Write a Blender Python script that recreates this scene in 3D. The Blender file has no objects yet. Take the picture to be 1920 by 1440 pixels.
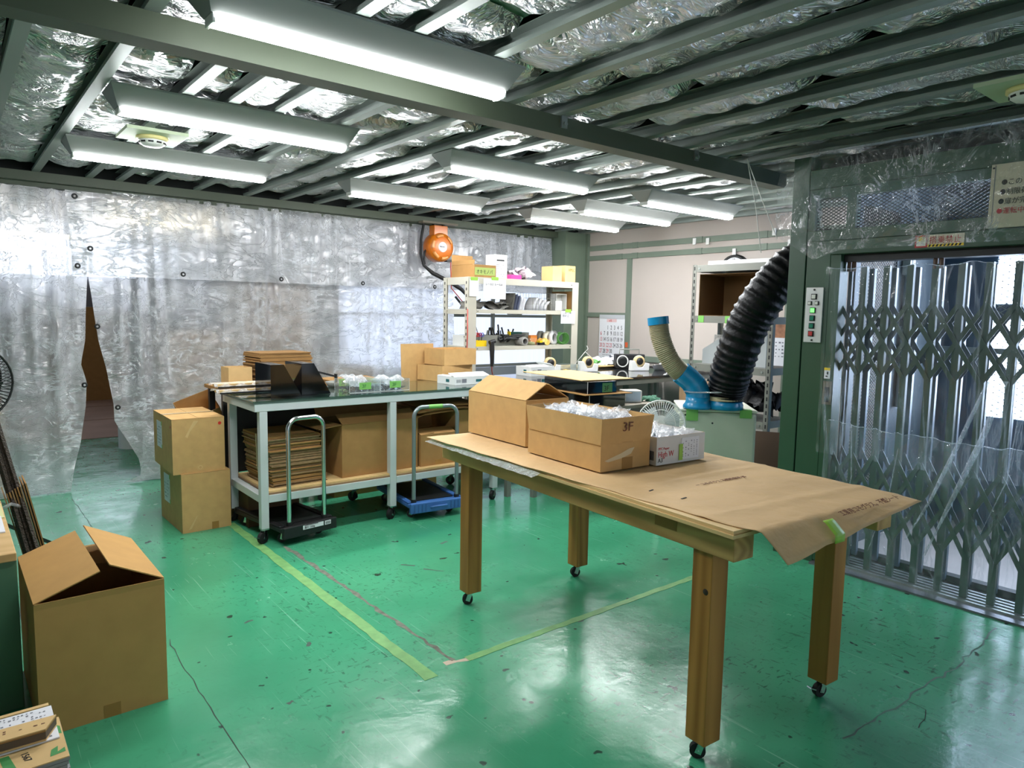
import bpy, math, random
from mathutils import Vector, Matrix, Euler, noise
random.seed(7)
S = bpy.context.scene
COL = S.collection
R = math.radians
# ------------------------------------------------------------------ camera, world, exposure
cam = bpy.data.cameras.new('camera')
cam.sensor_width = 36.0
cam.lens = 36.0 * 1318.0 / 1920.0
cam.clip_start = 0.05
camo = bpy.data.objects.new('camera', cam)
COL.objects.link(camo)
yaw, pitch, roll = R(39.04), R(5.796), R(0.994)
d0 = Vector((math.sin(yaw), math.cos(yaw), 0)); r0 = Vector((math.cos(yaw), -math.sin(yaw), 0)); u0 = Vector((0, 0, 1))
fw = d0 * math.cos(pitch) - u0 * math.sin(pitch)
u2 = u0 * math.cos(pitch) + d0 * math.sin(pitch)
rt = r0 * math.cos(roll) + u2 * math.sin(roll)
up = -r0 * math.sin(roll) + u2 * math.cos(roll)
M = Matrix((rt, up, -fw)).transposed().to_4x4()
M.translation = (0, 0, 1.5)
camo.matrix_world = M
S.camera = camo
w = bpy.data.worlds.new('world'); S.world = w
w.use_nodes = True
w.node_tree.nodes['Background'].inputs[0].default_value = (0.80, 0.90, 1.0, 1)
w.node_tree.nodes['Background'].inputs[1].default_value = 0.42
S.view_settings.view_transform = 'Standard'
S.view_settings.look = 'None'
S.view_settings.gamma = 1.0
S.view_settings.use_curve_mapping = False
S.view_settings.exposure = 1.2
S.cycles.use_denoising = True
S.cycles.max_bounces = 8
S.cycles.transparent_max_bounces = 16
S.cycles.sample_clamp_indirect = 6.0
LAMP = 36.0      # emission of the fluorescent tubes
WINDOW = 0.62     # emission of the frosted daylight panes

# ------------------------------------------------------------------ materials
def C(r, g, b):
    def f(v):
        v /= 255.0
        return v / 12.92 if v <= 0.04045 else ((v + 0.055) / 1.055) ** 2.4
    return (f(r), f(g), f(b), 1.0)

MATS = {}
def mat(name, rgb, rough=0.5, metal=0.0, var=0.0, vscale=6.0, bump=0.0, bscale=30.0, coat=0.0, spec=0.5, emit=0.0, trans=0.0, stretch=None, detail=4.0):
    if name in MATS: return MATS[name]
    m = bpy.data.materials.new(name); m.use_nodes = True
    nt = m.node_tree; N = nt.nodes; L = nt.links
    p = N['Principled BSDF']
    col = C(*rgb)
    p.inputs['Base Color'].default_value = col
    p.inputs['Roughness'].default_value = rough
    p.inputs['Metallic'].default_value = metal
    p.inputs['Specular IOR Level'].default_value = spec
    p.inputs['Coat Weight'].default_value = coat
    p.inputs['Coat Roughness'].default_value = 0.08
    p.inputs['Transmission Weight'].default_value = trans
    if emit:
        p.inputs['Emission Color'].default_value = col
        p.inputs['Emission Strength'].default_value = emit
    if var or bump:
        tc = N.new('ShaderNodeTexCoord'); mp = N.new('ShaderNodeMapping')
        L.new(tc.outputs['Object'], mp.inputs['Vector'])
        if stretch: mp.inputs['Scale'].default_value = stretch
    if var:
        nz = N.new('ShaderNodeTexNoise'); nz.inputs['Scale'].default_value = vscale; nz.inputs['Detail'].default_value = detail
        L.new(mp.outputs['Vector'], nz.inputs['Vector'])
        mr = N.new('ShaderNodeMapRange')
        mr.inputs['From Min'].default_value = 0.3; mr.inputs['From Max'].default_value = 0.7
        mr.inputs['To Min'].default_value = 1 - var; mr.inputs['To Max'].default_value = 1 + var
        L.new(nz.outputs['Fac'], mr.inputs['Value'])
        mx = N.new('ShaderNodeVectorMath'); mx.operation = 'SCALE'
        mx.inputs[0].default_value = col[:3]
        L.new(mr.outputs['Result'], mx.inputs['Scale'])
        L.new(mx.outputs['Vector'], p.inputs['Base Color'])
    if bump:
        nb = N.new('ShaderNodeTexNoise'); nb.inputs['Scale'].default_value = bscale; nb.inputs['Detail'].default_value = 3
        L.new(mp.outputs['Vector'], nb.inputs['Vector'])
        bp = N.new('ShaderNodeBump'); bp.inputs['Strength'].default_value = bump; bp.inputs['Distance'].default_value = 0.02
        L.new(nb.outputs['Fac'], bp.inputs['Height'])
        L.new(bp.outputs['Normal'], p.inputs['Normal'])
    MATS[name] = m
    return m

def schlick(N, L, normal=None):
    lw = N.new('ShaderNodeLayerWeight'); lw.inputs['Blend'].default_value = 0.5
    if normal is not None: L.new(normal, lw.inputs['Normal'])
    pw = N.new('ShaderNodeMath'); pw.operation = 'POWER'; pw.inputs[1].default_value = 5.0; L.new(lw.outputs['Facing'], pw.inputs[0])
    ma = N.new('ShaderNodeMath'); ma.operation = 'MULTIPLY_ADD'; ma.inputs[1].default_value = 0.96; ma.inputs[2].default_value = 0.04; L.new(pw.outputs[0], ma.inputs[0])
    return ma

def film(name, rgb, opacity, crease, rough, scale, bump=0.6, translucent=0.5, gloss=0.35, blur=0.0, aniso=1.0, lines=0.0):
    """Thin plastic sheeting: part see-through, part milky, with crinkled glossy skin."""
    m = bpy.data.materials.new(name); m.use_nodes = True
    nt = m.node_tree; N = nt.nodes; L = nt.links
    N.remove(N['Principled BSDF']); out = N['Material Output']
    tc = N.new('ShaderNodeTexCoord')
    def noi(scale, detail, dist=0.0, rough=0.55, sc=(1, 1, 1)):
        mq = N.new('ShaderNodeMapping'); mq.inputs['Scale'].default_value = sc; L.new(tc.outputs['Object'], mq.inputs['Vector'])
        n = N.new('ShaderNodeTexNoise'); n.inputs['Scale'].default_value = scale; n.inputs['Detail'].default_value = detail
        n.inputs['Distortion'].default_value = dist; n.inputs['Roughness'].default_value = rough
        L.new(mq.outputs['Vector'], n.inputs['Vector']); return n.outputs['Fac']
    def mth(op, a, b, c=None, clamp=False):
        x = N.new('ShaderNodeMath'); x.operation = op; x.use_clamp = clamp
        for i, q in enumerate((a, b, c)):
            if q is None: continue
            if isinstance(q, (int, float)): x.inputs[i].default_value = q
            else: L.new(q, x.inputs[i])
        return x.outputs[0]
    def rng(v, a, b):
        r = N.new('ShaderNodeMapRange'); r.inputs['From Min'].default_value = a; r.inputs['From Max'].default_value = b
        L.new(v, r.inputs['Value']); return r.outputs['Result']
    # crease glints painted into the opacity: thin broken flecks on noise ridges, in patches
    def crinkle(sc, rot, st, thr):
        mq = N.new('ShaderNodeMapping'); mq.inputs['Scale'].default_value = (st, 1, aniso); mq.inputs['Rotation'].default_value = (0, rot, 0)
        L.new(tc.outputs['Object'], mq.inputs['Vector'])
        n = N.new('ShaderNodeTexNoise'); n.inputs['Scale'].default_value = sc; n.inputs['Detail'].default_value = 5; n.inputs['Distortion'].default_value = 0.8; n.inputs['Roughness'].default_value = 0.6
        L.new(mq.outputs['Vector'], n.inputs['Vector'])
        r_ = mth('SUBTRACT', 1.0, mth('MULTIPLY', mth('ABSOLUTE', mth('SUBTRACT', n.outputs['Fac'], 0.5), 0), thr), clamp=True)
        return n.outputs['Fac'], r_
    n1, ra = crinkle(scale, 0.5, 0.45, 42.0)
    n2_, rb = crinkle(scale * 0.8, -0.6, 0.40, 42.0)
    ridge = mth('MAXIMUM', ra, rb)
    flecks = mth('MULTIPLY', ridge, rng(noi(scale * 1.2, 3, 0.0, 0.55, (1, 1, aniso)), 0.42, 0.56))
    fine = mth('MULTIPLY', rng(noi(scale * 5.0, 4, 0.6, 0.6, (1, 1, aniso)), 0.56, 0.68), 0.35)
    mask = mth('MULTIPLY', mth('MAXIMUM', flecks, fine), rng(noi(1.6, 3), 0.28, 0.56))
    if lines:
        ln = mth('SUBTRACT', 1.0, mth('MULTIPLY', mth('ABSOLUTE', mth('SUBTRACT', noi(5.0, 3, 0.4, 0.5, (1.0, 1.0, 0.06)), 0.5), 0), 26.0), clamp=True)
        ln = mth('MULTIPLY', mth('MULTIPLY', ln, rng(noi(3.0, 4, 0.0, 0.6), 0.42, 0.6)), lines)
        mask = mth('MAXIMUM', mask, ln)
    folds = mth('MULTIPLY', mth('SUBTRACT', noi(scale * 0.7, 3, 0.3, 0.5, (1.0, 1.0, 0.07)), 0.5), 0.55)
    op = N.new('ShaderNodeMath'); op.operation = 'MULTIPLY_ADD'; op.use_clamp = True
    op.inputs[1].default_value = crease
    L.new(mask, op.inputs[0]); L.new(mth('ADD', mth('MULTIPLY', folds, opacity), opacity), op.inputs[2])
    bp = N.new('ShaderNodeBump'); bp.inputs['Strength'].default_value = bump; bp.inputs['Distance'].default_value = 0.035
    L.new(mth('ADD', mth('ADD', n1, mth('MULTIPLY', ridge, 0.25)), mth('MULTIPLY', folds, 1.2)), bp.inputs['Height'])
    df = N.new('ShaderNodeBsdfDiffuse'); df.inputs['Color'].default_value = C(*rgb)
    tl = N.new('ShaderNodeBsdfTranslucent'); tl.inputs['Color'].default_value = C(*rgb)
    gl = N.new('ShaderNodeBsdfGlossy'); gl.inputs['Roughness'].default_value = rough; gl.inputs['Color'].default_value = (1, 1, 1, 1)
    L.new(bp.outputs['Normal'], gl.inputs['Normal'])
    tr = N.new('ShaderNodeBsdfTransparent'); tr.inputs['Color'].default_value = (0.96, 0.97, 0.98, 1)
    m1 = N.new('ShaderNodeMixShader'); m1.inputs['Fac'].default_value = translucent
    L.new(df.outputs[0], m1.inputs[1]); L.new(tl.outputs[0], m1.inputs[2])
    m2 = N.new('ShaderNodeMixShader'); L.new(op.outputs[0], m2.inputs['Fac'])
    if blur:
        rf = N.new('ShaderNodeBsdfRefraction'); rf.inputs['IOR'].default_value = 1.25; rf.inputs['Roughness'].default_value = 0.60
        mb_ = N.new('ShaderNodeMixShader'); mb_.inputs['Fac'].default_value = blur
        L.new(tr.outputs[0], mb_.inputs[1]); L.new(rf.outputs[0], mb_.inputs[2]); tr = mb_
    L.new(tr.outputs[0], m2.inputs[1]); L.new(m1.outputs[0], m2.inputs[2])
    fr = schlick(N, L, bp.outputs['Normal'])
    fm = N.new('ShaderNodeMath'); fm.operation = 'MULTIPLY_ADD'; fm.use_clamp = True; fm.inputs[1].default_value = gloss * 2; fm.inputs[2].default_value = gloss * 0.12
    L.new(fr.outputs[0], fm.inputs[0])
    m3 = N.new('ShaderNodeMixShader'); L.new(fm.outputs[0], m3.inputs['Fac'])
    L.new(m2.outputs[0], m3.inputs[1]); L.new(gl.outputs[0], m3.inputs[2])
    L.new(m3.outputs[0], out.inputs['Surface'])
    MATS[name] = m
    return m

def clear(name, rgb, opacity=0.12, rough=0.03, body=None):
    """Clear acrylic / glass pane."""
    m = bpy.data.materials.new(name); m.use_nodes = True
    nt = m.node_tree; N = nt.nodes; L = nt.links
    N.remove(N['Principled BSDF']); out = N['Material Output']
    df = N.new('ShaderNodeBsdfDiffuse'); df.inputs['Color'].default_value = C(*(body or rgb))
    gl = N.new('ShaderNodeBsdfGlossy'); gl.inputs['Roughness'].default_value = rough; gl.inputs['Color'].default_value = (1, 1, 1, 1)
    tr = N.new('ShaderNodeBsdfTransparent'); tr.inputs['Color'].default_value = C(*rgb)
    fr = schlick(N, L)
    m1 = N.new('ShaderNodeMixShader'); m1.inputs['Fac'].default_value = opacity
    L.new(tr.outputs[0], m1.inputs[1]); L.new(df.outputs[0], m1.inputs[2])
    mx = N.new('ShaderNodeMixShader'); L.new(fr.outputs[0], mx.inputs['Fac'])
    L.new(m1.outputs[0], mx.inputs[1]); L.new(gl.outputs[0], mx.inputs[2]); L.new(mx.outputs[0], out.inputs['Surface'])
    MATS[name] = m
    return m

def emitter(name, rgb, strength, streak=0.0):
    m = bpy.data.materials.new(name); m.use_nodes = True
    nt = m.node_tree; N = nt.nodes; L = nt.links
    N.remove(N['Principled BSDF'])
    e = N.new('ShaderNodeEmission'); e.inputs['Color'].default_value = C(*rgb); e.inputs['Strength'].default_value = strength
    if streak:
        tc = N.new('ShaderNodeTexCoord'); mp = N.new('ShaderNodeMapping'); mp.inputs['Scale'].default_value = (90, 90, 2)
        nz = N.new('ShaderNodeTexNoise'); nz.inputs['Scale'].default_value = 1.0
        mr = N.new('ShaderNodeMapRange'); mr.inputs['To Min'].default_value = strength * (1 - streak); mr.inputs['To Max'].default_value = strength * (1 + streak)
        L.new(tc.outputs['Object'], mp.inputs['Vector']); L.new(mp.outputs['Vector'], nz.inputs['Vector'])
        L.new(nz.outputs['Fac'], mr.inputs['Value']); L.new(mr.outputs['Result'], e.inputs['Strength'])
    L.new(e.outputs[0], N['Material Output'].inputs['Surface'])
    MATS[name] = m
    return m

def floor_material():
    m = bpy.data.materials.new('green_floor_paint'); m.use_nodes = True
    nt = m.node_tree; N = nt.nodes; L = nt.links; p = N['Principled BSDF']
    tc = N.new('ShaderNodeTexCoord')
    def mapped(scale, rot=0.0):
        mp = N.new('ShaderNodeMapping'); mp.inputs['Scale'].default_value = scale; mp.inputs['Rotation'].default_value = (0, 0, rot)
        L.new(tc.outputs['Object'], mp.inputs['Vector']); return mp.outputs['Vector']
    def nz(vec, scale, detail=4, rough=0.55, dist=0.0):
        n = N.new('ShaderNodeTexNoise'); n.inputs['Scale'].default_value = scale; n.inputs['Detail'].default_value = detail
        n.inputs['Roughness'].default_value = rough; n.inputs['Distortion'].default_value = dist
        L.new(vec, n.inputs['Vector']); return n.outputs['Fac']
    def ramp(fac, a, b, lo=0.0, hi=1.0):
        r = N.new('ShaderNodeMapRange'); r.inputs['From Min'].default_value = a; r.inputs['From Max'].default_value = b
        r.inputs['To Min'].default_value = lo; r.inputs['To Max'].default_value = hi; L.new(fac, r.inputs['Value']); return r.outputs['Result']
    def mul(a, b):
        x = N.new('ShaderNodeMath'); x.operation = 'MULTIPLY'
        for i, q in enumerate((a, b)):
            if isinstance(q, float): x.inputs[i].default_value = q
            else: L.new(q, x.inputs[i])
        return x.outputs[0]
    def mix(fac, c1, c2):
        x = N.new('ShaderNodeMixRGB'); L.new(fac, x.inputs['Fac'])
        for k, q in (('Color1', c1), ('Color2', c2)):
            if isinstance(q, tuple): x.inputs[k].default_value = q
            else: L.new(q, x.inputs[k])
        return x.outputs['Color']
    o = mapped((1, 1, 1))
    base = mix(ramp(nz(o, 0.9, 5), 0.35, 0.65), C(58, 142, 104), C(72, 164, 122))
    # greyed worn haze
    base = mix(mul(ramp(nz(o, 2.3, 6, 0.7), 0.45, 0.85), 0.10), base, C(112, 162, 136))
    # dark scuff marks: stretched specks gathered in clusters
    cl = ramp(nz(o, 0.9, 3), 0.42, 0.62)
    dd = N.new('ShaderNodeVectorMath'); dd.operation = 'DISTANCE'; dd.inputs[1].default_value = (3.45, 1.1, 0); L.new(o, dd.inputs[0])
    cm = N.new('ShaderNodeMath'); cm.operation = 'MAXIMUM'; L.new(cl, cm.inputs[0]); L.new(ramp(dd.outputs['Value'], 1.3, 0.4), cm.inputs[1]); cl = cm.outputs[0]
    s1 = ramp(nz(mapped((40, 15, 1), 0.5), 1.0, 4, 0.6, 0.4), 0.60, 0.655)
    s2 = ramp(nz(mapped((14, 46, 1), 0.9), 1.3, 4, 0.6, 0.4), 0.60, 0.655)
    base = mix(mul(mul(s1, cl), 0.6), base, C(34, 62, 50))
    base = mix(mul(mul(s2, cl), 0.6), base, C(34, 62, 50))
    dots = ramp(nz(o, 11.0, 2), 0.70, 0.72)
    base = mix(mul(dots, 0.9), base, C(30, 50, 42))
    # pale long scratches
    c2 = ramp(nz(o, 1.1, 2), 0.45, 0.6)
    for sc, ro in (((70, 1.6, 1), 0.9), ((60, 1.4, 1), -0.6), ((85, 2.5, 1), 0.15)):
        sx = ramp(nz(mapped(sc, ro), 1.0, 2, 0.5, 0.25), 0.68, 0.73)
        base = mix(mul(mul(sx, c2), 0.38), base, C(150, 205, 180))
    L.new(base, p.inputs['Base Color'])
    rr = ramp(nz(o, 3.0, 6, 0.7), 0.3, 0.7, 0.13, 0.30)
    L.new(rr, p.inputs['Roughness'])
    p.inputs['Specular IOR Level'].default_value = 0.38
    bp = N.new('ShaderNodeBump'); bp.inputs['Strength'].default_value = 0.22; bp.inputs['Distance'].default_value = 0.012
    h = N.new('ShaderNodeMath'); h.operation = 'ADD'
    L.new(nz(o, 7.0, 3), h.inputs[0]); L.new(mul(nz(o, 55.0, 3), 0.16), h.inputs[1])
    L.new(h.outputs[0], bp.inputs['Height']); L.new(bp.outputs['Normal'], p.inputs['Normal'])
    MATS['floor'] = m
    return m

def wood_material(name, c1, c2, sx=(14, 14, 1.0), rough=0.55):
    m = bpy.data.materials.new(name); m.use_nodes = True
    nt = m.node_tree; N = nt.nodes; L = nt.links; p = N['Principled BSDF']
    tc = N.new('ShaderNodeTexCoord'); mp = N.new('ShaderNodeMapping'); mp.inputs['Scale'].default_value = sx
    L.new(tc.outputs['Object'], mp.inputs['Vector'])
    wv = N.new('ShaderNodeTexNoise'); wv.inputs['Scale'].default_value = 1.0; wv.inputs['Detail'].default_value = 5; wv.inputs['Distortion'].default_value = 0.8
    L.new(mp.outputs['Vector'], wv.inputs['Vector'])
    # growth rings: sine of a slow stretched noise
    rg = N.new('ShaderNodeMath'); rg.operation = 'MULTIPLY'; rg.inputs[1].default_value = 56.0
    n2 = N.new('ShaderNodeTexNoise'); n2.inputs['Scale'].default_value = 0.34; n2.inputs['Detail'].default_value = 1
    L.new(mp.outputs['Vector'], n2.inputs['Vector']); L.new(n2.outputs['Fac'], rg.inputs[0])
    sn = N.new('ShaderNodeMath'); sn.operation = 'SINE'; L.new(rg.outputs[0], sn.inputs[0])
    ma = N.new('ShaderNodeMath'); ma.operation = 'MULTIPLY_ADD'; ma.use_clamp = True; ma.inputs[1].default_value = 0.40
    L.new(sn.outputs[0], ma.inputs[0]); L.new(wv.outputs['Fac'], ma.inputs[2])
    cr = N.new('ShaderNodeMixRGB'); cr.inputs['Color1'].default_value = C(*c1); cr.inputs['Color2'].default_value = C(*c2)
    L.new(ma.outputs[0], cr.inputs['Fac'])
    L.new(cr.outputs['Color'], p.inputs['Base Color'])
    p.inputs['Roughness'].default_value = rough
    MATS[name] = m
    return m

def foil_material():
    m = bpy.data.materials.new('crumpled_foil'); m.use_nodes = True
    nt = m.node_tree; N = nt.nodes; L = nt.links; p = N['Principled BSDF']
    p.inputs['Metallic'].default_value = 0.88
    p.inputs['Base Color'].default_value = C(220, 221, 222)
    p.inputs['Roughness'].default_value = 0.30
    tc = N.new('ShaderNodeTexCoord'); geo = N.new('ShaderNodeNewGeometry')
    mp = N.new('ShaderNodeMapping'); mp.inputs['Scale'].default_value = (1.0, 1.5, 1.0); mp.inputs['Rotation'].default_value = (0, 0, 0.5)
    L.new(geo.outputs['Position'], mp.inputs['Vector'])
    n1 = N.new('ShaderNodeTexNoise'); n1.inputs['Scale'].default_value = 5; n1.inputs['Detail'].default_value = 4; n1.inputs['Distortion'].default_value = 1.8
    L.new(mp.outputs['Vector'], n1.inputs['Vector'])
    ad = N.new('ShaderNodeMixRGB'); ad.blend_type = 'ADD'; ad.inputs['Fac'].default_value = 0.3
    L.new(mp.outputs['Vector'], ad.inputs['Color1']); L.new(n1.outputs['Color'], ad.inputs['Color2'])
    v = N.new('ShaderNodeTexVoronoi'); v.feature = 'DISTANCE_TO_EDGE'; v.inputs['Scale'].default_value = 6
    L.new(ad.outputs['Color'], v.inputs['Vector'])
    h = N.new('ShaderNodeMath'); h.operation = 'MULTIPLY_ADD'; h.inputs[1].default_value = 0.9
    L.new(v.outputs['Distance'], h.inputs[0]); L.new(n1.outputs['Fac'], h.inputs[2])
    bp = N.new('ShaderNodeBump'); bp.inputs['Strength'].default_value = 1.0; bp.inputs['Distance'].default_value = 0.10
    L.new(h.outputs[0], bp.inputs['Height']); L.new(bp.outputs['Normal'], p.inputs['Normal'])
    MATS['foil'] = m
    return m

def corrugated(name, rgb, period=0.0055):
    """Stacked flat cardboard seen on edge: fine horizontal layers."""
    m = bpy.data.materials.new(name); m.use_nodes = True
    nt = m.node_tree; N = nt.nodes; L = nt.links; p = N['Principled BSDF']; p.inputs['Roughness'].default_value = 0.85
    tc = N.new('ShaderNodeTexCoord')
    nz = N.new('ShaderNodeTexNoise'); nz.inputs['Scale'].default_value = 40; L.new(tc.outputs['Object'], nz.inputs['Vector'])
    mx = N.new('ShaderNodeMixRGB'); a = C(*rgb); mx.inputs['Color1'].default_value = tuple(x * 0.55 for x in a[:3]) + (1,); mx.inputs['Color2'].default_value = tuple(min(1, x * 1.2) for x in a[:3]) + (1,)
    L.new(nz.outputs['Fac'], mx.inputs['Fac']); L.new(mx.outputs['Color'], p.inputs['Base Color'])
    MATS[name] = m
    return m

FLOOR = floor_material()
FOIL = foil_material()
CARD = mat('cardboard', (202, 162, 106), 0.8, var=0.06, vscale=18, spec=0.25)
CARD2 = mat('cardboard_brown', (160, 121, 73), 0.8, var=0.07, vscale=14, spec=0.25)
CARDP = mat('cardboard_pale', (212, 178, 124), 0.8, var=0.05, vscale=14, spec=0.25)
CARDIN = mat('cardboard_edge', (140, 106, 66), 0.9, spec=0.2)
CORR = corrugated('cardboard_layers', (150, 122, 84))
KRAFT = mat('kraft_paper', (204, 170, 124), 0.7, var=0.06, vscale=5, bump=0.45, bscale=12, spec=0.3)
TAPEBR = mat('brown_parcel_tape', (160, 118, 60), 0.3, spec=0.5)
WOODLEG = wood_material('stained_pine', (138, 90, 30), (176, 124, 56), (16, 16, 1.3))
WOODRAIL = wood_material('stained_pine_rail', (166, 126, 70), (200, 160, 98), (16, 1.3, 16))
PLY = mat('plywood', (212, 180, 124), 0.6, var=0.08, vscale=3, stretch=(20, 1.5, 20))
PLYW = mat('plywood_brown', (150, 118, 88), 0.6, var=0.1, vscale=3, stretch=(1.5, 20, 20))
WHITEM = mat('pale_grey_painted_steel', (196, 202, 202), 0.4, var=0.03)
SHELFM = mat('ivory_painted_steel', (190, 186, 172), 0.45, var=0.03)
GREYM = mat('grey_painted_steel', (124, 125, 118), 0.45, var=0.05)
GALV = mat('galvanised_steel', (150, 156, 152), 0.42, metal=0.85, var=0.10, vscale=9)
JOIST = mat('joist_steel', (136, 146, 140), 0.45, metal=0.4, var=0.10, vscale=5, stretch=(1, 0.2, 1))
BEAMM = mat('olive_primer_steel', (70, 79, 62), 0.5, var=0.08, vscale=3)
GREEN = mat('dark_green_enamel', (46, 78, 56), 0.38, var=0.06, vscale=4)
GREEND = mat('desk_green_enamel', (72, 114, 86), 0.45, var=0.05)
TRIMG = mat('grey_green_trim', (112, 124, 110), 0.6, var=0.05)
CREAM = mat('cream_wall_panel', (184, 174, 166), 0.7, var=0.03, vscale=2)
DARK = mat('black_steel', (20, 22, 22), 0.5)
BLACK = mat('gloss_black_acrylic', (8, 10, 13), 0.08, spec=0.6)
BLACKP = mat('black_plastic', (22, 21, 22), 0.5, bump=0.1, bscale=200)
BLUEP = mat('blue_plastic', (62, 108, 172), 0.45, var=0.05)
RUBBER = mat('black_rubber', (18, 18, 19), 0.65)
CHROME = mat('chrome', (205, 208, 208), 0.16, metal=1.0)
WHITE = mat('white_plastic', (226, 226, 222), 0.4)
PAPER = mat('white_paper', (226, 226, 230), 0.8)
INK = mat('black_ink', (24, 24, 26), 0.7)
INKG = mat('grey_ink', (120, 122, 130), 0.8)
INKR = mat('red_ink', (190, 40, 50), 0.7)
INKB = mat('brown_marker', (110, 62, 40), 0.7)
INKT = mat('teal_print', (24, 96, 100), 0.7)
GTAPE = mat('green_masking_tape', (122, 186, 92), 0.5, var=0.05)
LIME = mat('lime_tape', (150, 196, 70), 0.4)
YTAPE = mat('yellow_floor_tape', (116, 170, 100), 0.6, var=0.16, vscale=20)
REDDOT = mat('red_sticker', (206, 50, 34), 0.5)
ORANGE = mat('orange_enamel', (200, 106, 14), 0.3)
ORANGEL = mat('orange_highlight_enamel', (214, 140, 70), 0.3)
BLUEC = mat('blue_pipe_plastic', (18, 130, 178), 0.25)
HOSEG = mat('beige_hose', (160, 152, 122), 0.55)
DUCT = mat('black_duct_film', (9, 9, 11), 0.42, bump=0.35, bscale=26, spec=0.22)
COOL = mat('sage_painted_steel', (200, 206, 184), 0.5, var=0.03)
FIXT = mat('white_fixture_enamel', (138, 141, 138), 0.5)
DECK = mat('dark_roof_deck', (16, 20, 18), 0.9)
YELLOW = mat('yellow_plastic', (236, 200, 20), 0.4)
PINK = mat('pink_plastic', (226, 50, 140), 0.45)
RED = mat('red_plastic', (180, 36, 36), 0.4)
GREENP = mat('green_cable', (98, 168, 82), 0.5)
CLOTHG = mat('grey_cloth', (120, 118, 112), 0.9, var=0.3, vscale=20, bump=0.6, bscale=30)
CARBLUE = mat('lift_car_panel', (70, 92, 116), 0.5, var=0.05)
CARFLOOR = mat('lift_car_floor', (196, 186, 180), 0.5, var=0.06, vscale=5)
PINKFLOOR = mat('brown_floor_paper', (168, 138, 122), 0.8, var=0.1, vscale=2)
ADHES = mat('tape_residue', (108, 112, 98), 0.8, var=0.35, vscale=30)
CONC = mat('bare_concrete', (196, 178, 156), 0.8, var=0.1, vscale=20)
SHEET = film('milky_poly_sheet', (240, 242, 247), 0.34, 1.0, 0.18, 8.0, bump=1.0, translucent=0.42, gloss=0.55, blur=0.7, lines=0.5)
VAL = film('milky_poly_valance', (240, 242, 247), 0.28, 1.0, 0.18, 7.0, bump=1.0, translucent=0.42, gloss=0.55, blur=0.5, lines=0.5)
CLEARF = film('clear_poly_film', (220, 226, 230), 0.03, 0.30, 0.07, 5.0, bump=0.5, translucent=0.5, gloss=0.22, aniso=0.14)
TRANSF = film('clear_poly_film_creased', (224, 230, 234), 0.05, 0.65, 0.08, 5.0, bump=0.7, translucent=0.5, gloss=0.25, aniso=0.7)
BAGM = film('clear_bag_film', (246, 248, 250), 0.34, 0.6, 0.12, 40.0, bump=0.7, translucent=0.4, gloss=0.4)
ACRY = clear('clear_acrylic', (246, 250, 250), 0.05)
GLASS = clear('table_glass', (205, 226, 218), 0.03, 0.04, (30, 40, 36))
TUBE = emitter('fluorescent_tube', (250, 253, 255), LAMP)
DAYW = emitter('frosted_daylight_pane', (214, 228, 255), WINDOW, 0.12)
DAYF = emitter('far_window_pane', (222, 232, 250), 2.2)
DAYL = emitter('lift_window_pane', (206, 226, 255), 11.0)
LEDG = emitter('lit_green_button', (90, 255, 90), 1.6)
WARMT = emitter('warm_tube', (255, 240, 205), 4.0)
DARKTOP = mat('dark_table_top', (96, 106, 102), 0.35, var=0.08, vscale=3)
WIRE = mat('black_wire_mesh', (24, 28, 26), 0.5)
MESHL = mat('pale_wire_mesh', (150, 162, 156), 0.5)

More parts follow.
